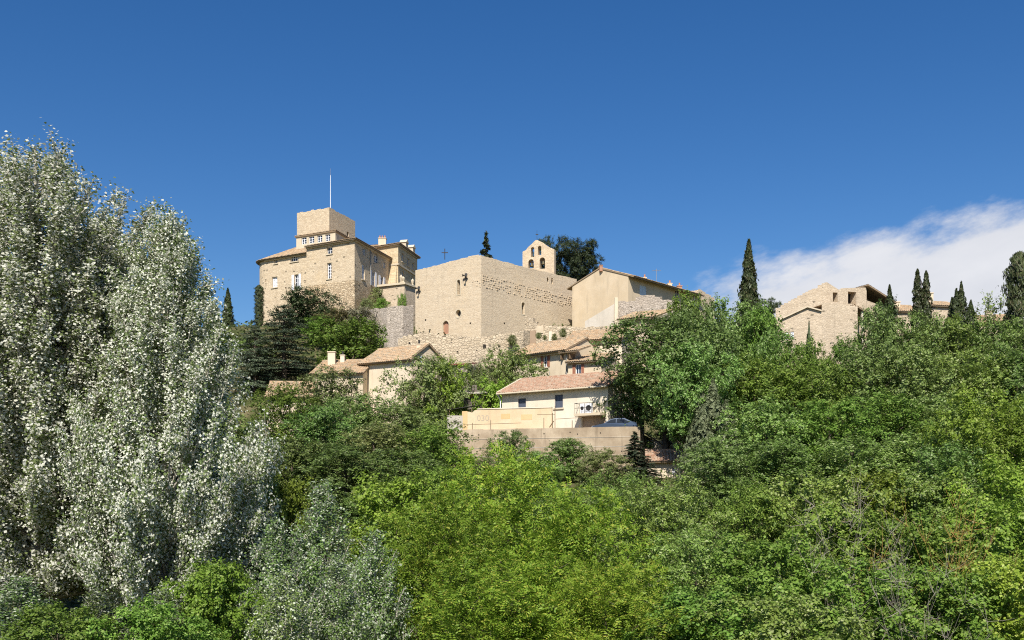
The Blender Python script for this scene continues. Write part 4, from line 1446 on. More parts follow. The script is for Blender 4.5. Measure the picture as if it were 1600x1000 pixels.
    mb.hexa([F.p(-.2, .3, z), F.p(F.len + .2, .3, z - .1), F.p(F.len + .2, -2, z + .3), F.p(-.2, -2, z + .3)], [F.p(-.2, .3, z + .12), F.p(F.len + .2, .3, z + .02), F.p(F.len + .2, -2, z + .42), F.p(-.2, -2, z + .42)])
    mb.build('roof', 'red_metal', th)
    # small house under the big tree
    a = plan(1012, 86.0)
    F = Face(a, from_angle(a, -6, 1082))
    ze = Zp(719.5, 86.0)
    w = F.rect(1050, 730, 1057, 741)
    th = gable_house('small_house', 'small cream house with red tile roof below the big tree', F, 2.8, 5.5, ze, .75, 'plaster_cream', 'tile_red', holes_of([w]), .5, .2)
    window(th, F, w, depth=.2)
    F2 = Face(plan(1002, 91.6), plan(1090, 91.0))
    th = thing('courtyard_wall', 'sunlit cream courtyard wall behind the small house roof', 'wall', (F2.a.x, F2.a.y, 8))
    solid_wall(th, 'wall', [F2.a, F2.b], 7.5, F2.z(1050, 688), 'plaster_white', .3)
make_left_houses()

# ------------------------------------------------------------------ stone house on the right and roofs behind the cypresses
def make_right_houses():
    # upper volume: gable towards the left, long side with openings to the right
    c = plan(1292, 112)
    Fl = Face(from_angle(c, 150, 1212), c)
    Fr = Face(c, from_angle(c, 22, 1354))
    zl, zc, zr = Fl.z(1212, 481), Zp(440.5, 112), Fr.z(1353, 449)
    th = thing('stone_house', 'rough stone house with sloping roofline and dark loggia among the cypresses', 'house', (c[0], c[1], 20))
    h = [Fr.rect(1301.5, 457, 1309, 472), Fr.rect(1325, 456, 1338, 475)]
    b1, b2 = Fr.b - Fr.n * 7, Fl.a - Fl.n * 6
    pts = [Fl.a, Fl.b, Fr.b, b1, b2, Fl.a]
    L = [0]
    for a, b in zip(pts, pts[1:]): L.append(L[-1] + (Vector(b[:2]) - Vector(a[:2])).length)
    top = ragged([(0, zl), (L[1] - .4, zc), (L[1], zc - .02)], .05, .5, 21) + [(L[1] + (L[2] - L[1]) * .3, zc - .75), (L[1] + (L[2] - L[1]) * .36, zc - .55), (L[2], zr), (L[3], zr), (L[4], zl), (L[5], zl)]
    mb = MB()
    wall(mb, pts, 19, top, holes_of(lift_rects(h, Fl.len)), 1.0)
    mb.build('wall', 'stone_house', th)
    for r in h:
        mb = MB()
        mb.fbox(Fr, r[0] - .1, r[1] + .1, r[2] - .1, r[3] + .1, -1.1, -1.0)
        mb.build('opening', 'dark_inside', th)
    mb = MB()
    mb.poly((Fl.a.x, Fl.a.y, zl - .3), (c[0], c[1], zc - 1.1), (Fr.b.x, Fr.b.y, zr - .5), (b1.x, b1.y, zr - .8), (b2.x, b2.y, zl - .3))
    mb.build('roof', 'tile_old', th)
    # covered loggia at the right end
    F3 = Face(Fr.p(Fr.len + .02)[:2], Fr.p(Fr.len + 3.6)[:2])
    mb = MB()
    z0 = F3.z(1360, 470)
    wall(mb, [F3.a, F3.b, F3.b - F3.n * 5, F3.a - F3.n * 5], 19, [(0, z0), (F3.len, z0 - .7), (F3.len + 5, z0 - .7), (2 * F3.len + 5, z0)])
    mb.build('loggia_wall', 'stone_house', th)
    mb = MB()
    mb.fbox(F3, .02, F3.len, z0 - 1, zr - .5, -2.2, -2.0)
    mb.build('loggia_back', 'plaster_brown', th)
    roof_plane(th, F3.p(F3.len + .4, .5, zr - 1.55), F3.p(F3.len + .4, -5, zr - 1.55), F3.p(-.2, -5, zr + .25), F3.p(-.2, .5, zr + .25), 'tile_old')
    mb = MB()
    mb.fbox(F3, F3.len - .3, F3.len, z0 - .8, zr - 1.5, -.3, 0)
    mb.build('loggia_post', 'plaster_white', th)
    # lower front volume with a double-pitched end
    c2 = plan(1284, 107.5)
    G1 = Face(from_angle(c2, 158, 1222), c2)
    G2 = Face(c2, from_angle(c2, 14, 1340))
    z1, zpk, z2, z3 = G1.z(1222, 500), G1.z(1262, 481), G1.z(1283, 487), G2.z(1290, 474)
    th2 = thing('stone_annex', 'lower rubble stone annex with white window in front of the stone house', 'house', (c2[0], c2[1], 19))
    w = [G1.rect(1226, 519, 1232, 530.5), G1.rect(1235, 518, 1240.5, 529)]
    pts = [G1.a, G1.b, G2.b, G2.b - G2.n * 3.2, G1.a - G1.n * 3.2]
    L = [0]
    for a, b in zip(pts, pts[1:]): L.append(L[-1] + (Vector(b[:2]) - Vector(a[:2])).length)
    tpk = G1.t(1262)
    top = [(0, z1), (tpk, zpk), (L[1], z2)] + ragged([(L[1] + .01, z3), (L[2], z3 - .05)], .07, .45, 5) + [(L[3], z3), (L[4], z1)]
    mb = MB()
    wall(mb, pts, 18, top, holes_of(w), .2)
    mb.build('wall', 'stone_house', th2)
    for r in w: window(th2, G1, r, bars=(0, 0), depth=.15, fw=.16)
    for (t0, za, t1, zb_) in ((-.2, z1 - .05, tpk, zpk), (tpk, zpk, G1.len, z2)):
        mb = MB()
        mb.hexa([G1.p(t0, .25, za + .02), G1.p(t1, .25, zb_ + .02), G1.p(t1, -2.6, zb_ + .02), G1.p(t0, -2.6, za + .02)], [G1.p(t0, .25, za + .16), G1.p(t1, .25, zb_ + .16), G1.p(t1, -2.6, zb_ + .16), G1.p(t0, -2.6, za + .16)])
        mb.build('verge', 'trim_stone', th2)
    mb = MB()
    mb.poly((G1.b.x, G1.b.y, z3 - .15), (G2.b.x, G2.b.y, z3 - .15), (G2.b.x - G2.n.x * 3, G2.b.y - G2.n.y * 3, z3 - .1), (G1.b.x - G2.n.x * 3, G1.b.y - G2.n.y * 3, z3 - .1))
    mb.build('roof', 'tile_old', th2)
    # shaded porch right of the annex
    F5 = Face(plan(1330, 109), plan(1366, 110.5))
    th3 = thing('porch', 'shaded porch with tiled lean to roof beside the rubble annex', 'porch', (F5.a.x, F5.a.y, 19))
    zq = F5.z(1332, 484)
    roof_plane(th3, F5.p(F5.len, .6, zq - .8), F5.p(F5.len, -2.5, zq - .8), F5.p(0, -2.5, zq + .45), F5.p(0, .6, zq + .45), 'tile_old')
    mb = MB()
    mb.fbox(F5, 0, F5.len, 19, zq - .9, -2.4, -2.2)
    mb.build('wall', 'plaster_row', th3)
    mb = MB()
    mb.fbox(F5, F5.len * .35, F5.len * .35 + .2, 19, zq - .1, .2, .4)
    mb.build('post', 'plaster_white', th3)
    # roofs further along the ridge
    def small(name, label, x0, x1, D, ang, ye, rise, depth, chim, mat='stone_house'):
        a = plan(x0, D)
        F = Face(a, from_angle(a, ang, x1))
        ze = Zp(ye, D)
        th = gable_house(name, label, F, depth, 22, ze, rise, mat, 'tile_old', (), .35, .15)
        for px, off, w, h in chim:
            q = F.p(F.t(px), off)
            z = ze - off * rise / (depth / 2)
            chimney(th, q[0], q[1], z - .3, z + h, w, .5, 'plaster_row', 0)
    small('ridge_house', 'old stone house with tile roof between the single and the twin topped cypress', 1398, 1442, 122, 8, 487, 1.2, 6, [(1410, -2.2, 1.6, .7)])
    small('ridge_house', 'stone house with tall chimney between the twin topped cypress and the pointed one', 1456, 1500, 121, 14, 478, .9, 5, [(1463, -1.4, .9, 1.3)])
    small('ridge_house', 'small stone house with chimney under the sparse young tree', 1530, 1590, 118, -12, 505, 1.1, 5, [(1547, -.6, .75, 1.2)])
make_right_houses()

# ------------------------------------------------------------------ vegetation generators
def unit(v): return v / np.maximum(np.linalg.norm(v, axis=1, keepdims=True), 1e-9)

def leaf_mesh(name, pos, nrm, axis, length, width):
    """one four-cornered leaf per point, with its own normal and direction"""
    n = len(pos)
    nrm = unit(nrm)
    ax = unit(axis - nrm * np.sum(axis * nrm, axis=1, keepdims=True))
    sd = np.cross(nrm, ax)
    L = (np.asarray(length) * np.ones(n))[:, None]
    W = (np.asarray(width) * np.ones(n))[:, None]
    v = np.empty((n, 4, 3), np.float32)
    v[:, 0] = pos - ax * L * .5
    v[:, 3] = pos + sd * W * .5 - ax * L * .05 + nrm * W * .12
    v[:, 2] = pos + ax * L * .5
    v[:, 1] = pos - sd * W * .5 - ax * L * .05 + nrm * W * .12
    me = bpy.data.meshes.new(name)
    me.vertices.add(n * 4)
    me.vertices.foreach_set('co', v.reshape(-1))
    me.loops.add(n * 4)
    me.loops.foreach_set('vertex_index', np.arange(n * 4, dtype=np.int32))
    me.polygons.add(n)
    me.polygons.foreach_set('loop_start', np.arange(0, n * 4, 4, dtype=np.int32))
    me.update(calc_edges=True)
    return me

def tubes_mesh(name, segs, sides=4):
    """segs: list of (points, radii)"""
    mb = MB()
    for pts, rad in segs: mb.tube(pts, rad, sides if rad[0] < .12 else max(sides, 7), cap=False)
    me = bpy.data.meshes.new(name)
    me.from_pydata(mb.v, [], mb.f)
    me.polygons.foreach_set('use_smooth', [True] * len(me.polygons))
    me.update()
    return me

PROTO = {}
def dome(h, lo=.1, p=.75, q=.55):
    u = np.clip((h - lo) / (1 - lo), 0, 1)
    top = np.sqrt(np.maximum(1 - np.clip((u - .42) / .58, 0, 1) ** 2, 0)) ** .85
    return np.where(u < .42, .72 + .28 * (u / .42) ** .8, np.maximum(top, .12))

def gen_broad(key, seed, H, Rr, nb=46, twigs=16, lpt=26, leaf=.2, wratio=.62, lo=.10, p=.75, q=.55, ascend=.7, clump=.95, twig_len=.55, lobes=.28, spread=.16,
              upn=.5, trunk_r=.22, twig_wood=0.0, pinnate=0, trunk_lo=None, drop=0.0, thr=0.4, twr=.014, ttop=.88):
    """branching tree: trunk, limbs reaching the crown's surface, a clump of twigs on every limb, leaves on every twig"""
    rg = np.random.default_rng(seed)
    hs = lo + (1 - lo) * (np.arange(nb) + rg.uniform(.2, .8, nb)) / nb * .985
    az = np.arange(nb) * 2.39996 + rg.uniform(-.45, .45, nb)
    ph = rg.uniform(0, 6.28, 4)
    lob = 1 + lobes * (np.sin(2 * az + ph[0] + 5 * hs) + np.sin(3 * az + ph[1] - 7 * hs)) * .5 + rg.uniform(-.14, .1, nb)
    fill = np.where(rg.random(nb) < .30, rg.uniform(.35, .8, nb), 1.0)
    rad = Rr * dome(hs, lo, p, q) * lob * fill
    tip = np.stack([np.cos(az) * rad, np.sin(az) * rad, hs * H], 1)
    start_z = np.maximum(tip[:, 2] - np.maximum(rad, .4) * ascend - .05 * H, .05 * H if trunk_lo is None else trunk_lo * H)
    lean = rg.uniform(-.06, .06, 2) * H
    trunk_at = lambda z: np.array([lean[0] * (z / H) ** 1.5, lean[1] * (z / H) ** 1.5, z])
    segs = [([trunk_at(H * ttop * k / 7) for k in range(8)], [trunk_r * (1 - .88 * (k / 7)) + .01 for k in range(8)])]
    tp, td = [], []
    for i in range(nb):
        s = trunk_at(start_z[i])
        e = tip[i]
        m = s * .45 + e * .55 + np.array([0, 0, -.06 * np.linalg.norm(e - s)]) + rg.normal(0, .08, 3)
        r0 = trunk_r * .34 * (1 - .6 * hs[i])
        segs.append(([s, m, e], [r0, r0 * .6, r0 * .22]))
        L = np.linalg.norm(e - s)
        puffs = [(e, rg.uniform(.8, 1.25) * clump, 1.0)]
        if L > 1.2 * clump: puffs.append((m + (e - m) * rg.uniform(.1, .5) + rg.normal(0, .45 * clump, 3), rg.uniform(.6, .95) * clump, .7))
        if L > 2.4 * clump: puffs.append((s + (m - s) * rg.uniform(.5, .95) + rg.normal(0, .55 * clump, 3), rg.uniform(.5, .85) * clump, .45))
        for (c, pr_, share) in puffs:
            k = max(3, int(twigs * share * .55))
            d = unit(rg.normal(0, 1, (k, 3)) + np.array([0, 0, .45]) + .25 * (e - s) / max(L, .1))
            rr_ = pr_ * rg.uniform(.35, 1.0, (k, 1)) ** .5
            base = c + d * rr_ * np.array([1, 1, .8])
            tl = twig_len * rg.uniform(.6, 1.4, k)
            tp.append(np.concatenate([base, d, tl[:, None]], 1))
    tw = np.concatenate(tp)
    if twig_wood > 0:
        for i in np.where(rg.random(len(tw)) < twig_wood)[0]:
            b, d, l = tw[i, :3], tw[i, 3:6], tw[i, 6]
            segs.append(([b - d * l * .5, b + d * l * .4, b + d * l + np.array([0, 0, .06])], [twr, twr * .7, twr * .3]))
    n = len(tw)
    if pinnate:
        nf = lpt
        idx = np.repeat(np.arange(n), nf)
        b, d, l = tw[idx, :3], tw[idx, 3:6], tw[idx, 6:7]
        o = b + d * l * rg.uniform(.1, 1.05, (len(idx), 1))
        fd = unit(d * .5 + rg.normal(0, .8, (len(idx), 3)) + np.array([0, 0, .15]))
        fl = rg.uniform(.8, 1.25, (len(idx), 1)) * leaf * 4.2
        fn = unit(np.cross(fd, np.cross(np.array([[0, 0, 1.]]) * np.ones_like(fd), fd)) + rg.normal(0, .35, fd.shape))
        sd = np.cross(fn, fd)
        P, N, A = [], [], []
        for j in range(pinnate):
            f = (j // 2 + .8) / (pinnate / 2 + .3)
            sgn = 1 if j % 2 else -1
            c = o + fd * fl * f - np.array([0, 0, 1.]) * fl * f * f * .28
            la = unit(sd * sgn + fd * .45)
            P.append(c + la * leaf * .5)
            N.append(fn + rg.normal(0, .25, fn.shape))
            A.append(la)
        P, N, A = np.concatenate(P), np.concatenate(N), np.concatenate(A)
        size = leaf * rg.uniform(.8, 1.2, len(P))
    else:
        idx = np.repeat(np.arange(n), lpt)
        b, d, l = tw[idx, :3], tw[idx, 3:6], tw[idx, 6:7]
        P = b + d * l * rg.uniform(-.15, 1.1, (len(idx), 1)) + rg.normal(0, spread, (len(idx), 3))
        N = d * .75 + unit(P - np.array([0, 0, H * .4])) * .25 + np.array([0, 0, upn]) + rg.normal(0, .5, P.shape)
        A = d * .6 + rg.normal(0, .7, P.shape) - np.array([0, 0, drop])
        size = leaf * rg.uniform(.7, 1.3, len(P))
    P[:, 2] = np.maximum(P[:, 2], .08)
    PROTO[key] = (tubes_mesh(key + '_wood', segs, 4), leaf_mesh(key + '_leaves', P, N, A, size, size * wratio), H, Rr)

def gen_poplar(key, seed, H, prof, nb, lpt, leaf, white=.58, twig_wood=.5, trunk_r=.3, lo=.1, tl=.6, dens=2.6, nspires=7):
    """white poplar: ascending branches ending in plumes, fluttering two-coloured leaves; prof: (height fraction, radius) pairs"""
    rg = np.random.default_rng(seed)
    ph, pr = [a for a, _ in prof], [b for _, b in prof]
    hs = lo + (1 - lo) * (np.arange(nb) + rg.uniform(0, 1, nb)) / nb * .99
    az = np.arange(nb) * 2.39996 + rg.uniform(-.5, .5, nb)
    rad = np.interp(hs, ph, pr) * np.where(rg.random(nb) < .35, rg.uniform(.25, .75, nb), rg.uniform(.8, 1.08, nb))
    lean = rg.uniform(-.02, .02, 2) * H
    at = lambda z: np.array([lean[0] * (z / H) ** 2, lean[1] * (z / H) ** 2, z])
    segs = [([at(H * k / 9) for k in range(10)], [trunk_r * (1 - .92 * k / 9) + .015 for k in range(10)])]
    tws = []
    for i in range(nb):
        e = np.array([math.cos(az[i]) * rad[i], math.sin(az[i]) * rad[i], hs[i] * H])
        low = hs[i] < .38
        s = at(max(e[2] - rad[i] * (1.25 if not low else .55) - .4, .07 * H))
        m = s * .5 + e * .5 + np.array([math.cos(az[i]), math.sin(az[i]), -.5]) * .10 * np.linalg.norm(e - s) + rg.normal(0, .1, 3)
        r0 = trunk_r * .3 * (1 - .65 * hs[i]) + .01
        segs.append(([s, m, e], [r0, r0 * .6, .012]))
        L = np.linalg.norm(e - s)
        k = max(5, int(L * dens))
        f = rg.uniform(.22, 1.02, k)[:, None]
        b = np.where(f < .5, s + (m - s) * f * 2, m + (e - m) * (f - .5) * 2)
        d = unit((e - m)[None, :] / max(np.linalg.norm(e - m), .1) * .9 + rg.normal(0, .55, (k, 3)) + np.array([0, 0, .55]))
        tws.append(np.concatenate([b, d, tl * rg.uniform(.6, 1.5, (k, 1))], 1))
    tw = np.concatenate(tws)
    for i in np.where(rg.random(len(tw)) < twig_wood)[0]:
        b, d, l = tw[i, :3], tw[i, 3:6], tw[i, 6]
        segs.append(([b - d * l * .2, b + d * l * .5, b + d * l], [.022, .015, .006]))
    idx = np.repeat(np.arange(len(tw)), lpt)
    b, d, l = tw[idx, :3], tw[idx, 3:6], tw[idx, 6:7]
    P = b + d * l * rg.uniform(-.1, 1.1, (len(idx), 1)) + rg.normal(0, .135, (len(idx), 3))
    out = unit(P - np.array([0, 0, H * .5]))
    sgn = np.where(rg.random((len(P), 1)) < white, -1.0, 1.0)
    N = (out * .5 + d * .4 + np.array([0, 0, .3]) + rg.normal(0, .6, P.shape)) * sgn
    A = rg.normal(0, .8, P.shape) - np.array([0, 0, .5])
    size = leaf * rg.uniform(.65, 1.35, len(P))
    P[:, 2] = np.maximum(P[:, 2], .08)
    PROTO[key] = (tubes_mesh(key + '_wood', segs, 4), leaf_mesh(key + '_leaves', P, N, A, size, size * .85), H, max(pr))

def gen_cypress(key, seed, H, Rr, n, leaf=.3, tops=((0, 0, 1.0),), pw=.8, blunt=False):
    rg = np.random.default_rng(seed)
    P, N, A = [], [], []
    for (ox, oy, hh) in tops:
        k = int(n / len(tops))
        h = rg.random(k) ** .9
        prof = (np.minimum(h / .12, 1) ** .5) * ((1 - h) ** pw if not blunt else np.minimum((1 - h) / .1, 1) ** .5)
        prof = np.maximum(prof, .02)
        az = rg.uniform(0, 6.283, k)
        lump = 1 + .2 * np.sin(az * 3 + h * 23) + .16 * np.sin(az * 5 - h * 41) + .12 * np.sin(az * 2 + h * 67) + .1 * rg.normal(0, 1, k)
        r = Rr * prof * lump * rg.uniform(.6, 1.02, k) ** .5 * np.where(rg.random(k) < .07, rg.uniform(1.05, 1.4, k), 1.0) * (1 if len(tops) == 1 else .72)
        P.append(np.stack([ox * Rr + np.cos(az) * r, oy * Rr + np.sin(az) * r, h * H * hh + .1], 1))
        o = np.stack([np.cos(az), np.sin(az), np.full(k, .25)], 1)
        N.append(o + rg.normal(0, .5, o.shape))
        A.append(np.stack([np.cos(az) * .35, np.sin(az) * .35, np.ones(k)], 1) + rg.normal(0, .3, o.shape))
    P, N, A = np.concatenate(P), np.concatenate(N), np.concatenate(A)
    s = leaf * rg.uniform(.6, 1.3, len(P))
    P[:, 2] = np.maximum(P[:, 2], s * .55)
    segs = [([(0, 0, 0), (0, 0, H * .5), (0, 0, H * .9)], [.18, .1, .02])]
    PROTO[key] = (tubes_mesh(key + '_wood', segs, 5), leaf_mesh(key + '_leaves', P, N, A, s, s * .42), H, Rr)

def gen_tiered(key, seed, H, Rr, tiers, per, pads, leaf, cone=1.0, droop=.1, flat=.12, needle=.35, lo=.06, trunk_r=.3, upn=1.0):
    """conifer with branches in layers; cone: exponent of the outline"""
    rg = np.random.default_rng(seed)
    segs = [([(0, 0, H * k / 6) for k in range(7)], [trunk_r * (1 - .95 * k / 6) + .01 for k in range(7)])]
    P = []
    for ti in range(tiers):
        h = lo + (1 - lo) * ti / tiers
        for b in range(per):
            hh = h + rg.uniform(-.4, .4) / tiers
            a = rg.uniform(0, 6.283)
            L = Rr * max((1 - hh), .015) ** cone * rg.uniform(.65, 1.1)
            z = hh * H
            e = np.array([math.cos(a) * L, math.sin(a) * L, z - droop * L])
            s = np.array([0, 0, z + .12 * L])
            segs.append(([s, (s + e) / 2 + np.array([0, 0, .05 * L]), e], [.05 * trunk_r / .3 * (1 - hh) + .02, .03, .01]))
            k = max(10, int(pads * (L / Rr)))
            f = rg.uniform(.25, 1.05, (k, 1))
            wd = .30 * L * np.sin(np.pi * np.clip(f * .75 + .18, 0, 1)) + .05
            c = s + (e - s) * f
            side = np.array([-math.sin(a), math.cos(a), 0])
            c = c + side * rg.uniform(-1, 1, (k, 1)) * wd
            c[:, 2] += rg.normal(0, flat, k)
            P.append(c)
    P = np.concatenate(P)
    out = unit(P * np.array([1, 1, .0]) + 1e-6)
    N = np.array([0, 0, upn]) + out * .3 + rg.normal(0, .45, P.shape)
    A = out + rg.normal(0, .6, P.shape)
    s = leaf * rg.uniform(.6, 1.3, len(P))
    P[:, 2] = np.maximum(P[:, 2], .1)
    PROTO[key] = (tubes_mesh(key + '_wood', segs, 4), leaf_mesh(key + '_leaves', P, N, A, s, s * needle), H, Rr)

# prototypes (size in metres)
for k in range(4): gen_broad('mid%d' % k, 20 + k, 11, 4.2, nb=46, twigs=34, lpt=15, leaf=.24, lobes=.3, twig_len=.42, spread=.13, trunk_r=.26, clump=1.0)
gen_broad('big', 31, 14, 4.8, nb=62, twigs=36, lpt=15, leaf=.24, lo=.42, lobes=.3, twig_len=.42, spread=.14, trunk_r=.34, clump=1.0, trunk_lo=.16)
for k in range(2): gen_broad('far%d' % k, 40 + k, 7, 3, nb=30, twigs=24, lpt=14, leaf=.27, lobes=.25, spread=.14, clump=.8, trunk_r=.2)
gen_broad('oak', 44, 7, 3.4, nb=38, twigs=28, lpt=15, leaf=.24, lobes=.3, spread=.14, clump=.75, trunk_r=.25)
for k in range(3): gen_broad('near%d' % k, 50 + k, 6.5, 3.0, nb=50, twigs=38, lpt=15, leaf=.15, wratio=.75, lobes=.42, twig_len=.28, spread=.08, clump=.54, trunk_r=.1, lo=.06, twig_wood=.08, upn=.4)
for k in range(2): gen_broad('frond%d' % k, 60 + k, 7, 3.2, nb=46, twigs=22, lpt=4, leaf=.15, wratio=.46, lobes=.5, twig_len=.3, clump=.56, trunk_r=.1, lo=.06, pinnate=10, twig_wood=.12)
for k in range(2): gen_broad('ash%d' % k, 65 + k, 7, 3.2, nb=48, twigs=36, lpt=15, leaf=.165, wratio=.45, lobes=.42, twig_len=.3, spread=.08, clump=.55, trunk_r=.1, lo=.06, twig_wood=.1, drop=.5)
gen_broad('bare', 70, 6, 2.6, nb=26, twigs=14, lpt=2, leaf=.09, wratio=.6, twig_len=.6, spread=.1, clump=.45, trunk_r=.06, lo=.15, twig_wood=1.0, ascend=1.7, twr=.007, ttop=.4, trunk_lo=.02)
gen_broad('pineb', 72, 17, 4.8, nb=30, twigs=72, lpt=16, leaf=.36, wratio=.22, lo=.62, lobes=.4, twig_len=.3, spread=.13, clump=.95, trunk_r=.26, ascend=.5)
gen_broad('sparse', 74, 6, 2.4, nb=20, twigs=14, lpt=11, leaf=.22, lobes=.4, spread=.12, clump=.4, trunk_r=.08, lo=.25, ascend=1.2, twig_wood=.6, thr=.55)
gen_cypress('cyp0', 80, 10, 1.1, 9000, .34, pw=.75)
gen_cypress('cyp1', 81, 10, 1.1, 9000, .34, ((-.42, 0, 1.0), (.5, .1, .985), (.1, .3, .8)), pw=.5)
gen_cypress('cyp2', 82, 12, 1.4, 14000, .34, blunt=True)
gen_cypress('cyp3', 83, 9, 2.2, 14000, .34, ((0, 0, 1.0), (.5, -.2, .82), (-.5, .1, .75), (.2, .4, .9)), pw=.9)
gen_tiered('cedar', 90, 14, 6.6, 17, 9, 300, .30, .62, .04, .09, .4, lo=.05, trunk_r=.4)
gen_tiered('fir', 91, 7, 1.9, 20, 9, 90, .24, .95, .28, .06, .4, lo=.03, trunk_r=.14)
gen_poplar('pop0', 100, 19, [(.1, 2.4), (.25, 3.9), (.45, 4.2), (.65, 4.1), (.8, 3.7), (.9, 3.0), (.96, 1.9), (1, .7)], 310, 68, .106, trunk_r=.36, dens=3.5)
gen_poplar('pop1', 101, 16.5, [(.1, 2.6), (.25, 4.4), (.42, 4.6), (.6, 3.7), (.78, 2.5), (.9, 1.7), (1, .4)], 280, 68, .106, trunk_r=.32, dens=3.5)
gen_poplar('sap0', 102, 7, [(.05, 1.2), (.3, 1.6), (.6, 1.35), (.85, .7), (1, .1)], 75, 34, .10, .22, trunk_r=.05, dens=4.2, tl=.4, lo=.03)
gen_poplar('sap1', 103, 6, [(.05, 1.3), (.3, 1.7), (.6, 1.4), (.85, .8), (1, .1)], 70, 34, .10, .22, trunk_r=.05, dens=4.2, tl=.4, lo=.03)

NTREE = 0
def plant(key, name, px, pytop, D, wpx, leafmat, label, cat='tree', group=None, bark='bark', rot=None, zbase=None, sink=.1):
    """stand a tree on the ground at distance D so that its tip reaches the sight line through (px, pytop)"""
    global NTREE
    NTREE += 1
    wood, leaves, H, Rr = PROTO[key]
    x, y = plan(px, D)
    z0 = ground(x, y) if zbase is None else zbase
    h = Zp(pytop, D) - z0
    th = thing(name, label, cat, (x, y, z0 - sink), group)
    th.rotation_euler = (0, 0, (NTREE * 2.4) % 6.283 if rot is None else rot)
    sx = wpx / 2 / FPX * D / Rr
    th.scale = (sx, sx, (h + sink) / H)
    for nm, me, mt in (('trunk', wood, bark), ('crown', leaves, leafmat)):
        if not me.materials: me.materials.append(None)
        o = bpy.data.objects.new(nm, me)
        COL.objects.link(o)
        o.parent = th
        o.material_slots[0].link = 'OBJECT'
        o.material_slots[0].material = M[mt]
    return th

T, S = 'tree', 'shrub'
# ---- behind and on the castle hill
plant('cyp0', 'cypress', 356, 451, 150, 21, 'leaf_cypress', 'slim dark cypress rising alone behind the poplar edge', rot=0)
plant('cyp0', 'cypress', 338, 478, 151, 19, 'leaf_cypress', 'shorter dark cypress tucked behind the silver poplar leaves', rot=1)
plant('cyp2', 'cypress', 405, 446, 141, 12, 'leaf_cypress', 'thin blunt cypress pressed against the round castle corner', rot=2)
plant('oak', 'holm_oak', 481, 455, 133, 84, 'leaf_dark', 'dark rounded holm oak against the castle facade')
plant('oak', 'holm_oak', 514, 486, 131, 44, 'leaf_dark', 'small dark holm oak beside the castle corner base')
plant('cedar', 'cedar', 444, 474, 114, 150, 'leaf_cedar', 'wide layered dark cedar below the castle')
plant('cedar', 'cedar', 398, 498, 112, 104, 'leaf_cedar', 'smaller layered cedar left of the wide cedar')
plant('far0', 'green_bush', 506, 500, 125, 70, 'leaf_fresh', 'fresh green bushy tree between cedar and rampart', S)
plant('far1', 'brown_bush', 533, 486, 126, 66, 'leaf_rust', 'brownish flowering bush below the castle corner', S)
plant('far0', 'pale_bush', 562, 484, 124.5, 54, 'leaf_pale', 'pale cream blossoming bush beside the grey bastion', S)
plant('far1', 'round_tree', 551, 505, 115, 106, 'leaf_fresh', 'dense fresh green round tree above the cottage roof')
plant('far0', 'green_bush', 590, 452, 139.5, 24, 'leaf_olive', 'climbing green bush on the castle wing wall', S, zbase=31.5)
plant('far1', 'clipped_bush', 597, 468, 137, 22, 'leaf_fresh', 'low clipped green bush at the castle terrace foot', S, zbase=31.0)
plant('oak', 'clipped_ball', 628.5, 461, 138.5, 15, 'leaf_fresh', 'round clipped dark bush on the bastion top', S, zbase=31.0)
plant('far0', 'green_bush', 572, 470, 134, 26, 'leaf_olive', 'small olive green bush at the castle corner foot', S)
plant('far1', 'shady_tree', 385, 535, 120, 80, 'leaf_mid', 'green tree on the slope behind the silver poplar')
plant('far0', 'shady_tree', 345, 520, 122, 80, 'leaf_mid', 'green tree below the two slim cypresses')
plant('fir', 'fir', 759.5, 360, 150, 84, 'leaf_pine', 'narrow dark fir tip rising behind the church wall', zbase=30)
plant('pineb', 'pine', 903, 378, 158, 88, 'leaf_pine', 'spreading dark pine behind the belfry and beige house', zbase=29.5, bark='bark')
plant('pineb', 'pine', 860, 378, 162, 66, 'leaf_pine', 'dark pine top showing on both sides of the belfry', zbase=29.5, bark='bark')
plant('cyp0', 'cypress', 1170, 377, 122, 40, 'leaf_cypress', 'tall pointed cypress standing alone between beige house and stone house', rot=.5)
plant('pineb', 'pine', 1197, 471, 118, 56, 'leaf_dark', 'low dark pine at the foot of the tall lone cypress')
plant('cyp0', 'cypress', 1390, 447, 114, 26, 'leaf_cypress', 'small pointed cypress next to the stone house loggia', rot=1.5)
plant('far0', 'green_bush', 1385, 476, 113, 50, 'leaf_dark', 'dark bush around the small cypress by the loggia', S)
plant('cyp1', 'cypress', 1440, 423, 113, 31, 'leaf_cypress', 'twin topped cypress between two ridge houses', rot=0)
plant('cyp3', 'cypress', 1502, 442, 114, 56, 'leaf_cypress', 'broad pointed cypress clump right of the chimney house', rot=2.6)
plant('cyp2', 'cypress', 1593, 397, 106, 34, 'leaf_cypress', 'massive blunt dark cypress column at the end of the ridge', rot=0)
plant('sparse', 'young_tree', 1555, 466, 112, 70, 'leaf_mid', 'sparse young tree with open branches beside the blunt cypress')
plant('cyp3', 'cypress', 1264, 506, 101, 36, 'leaf_greycypress', 'thin dull green cypress in front of the rubble annex')

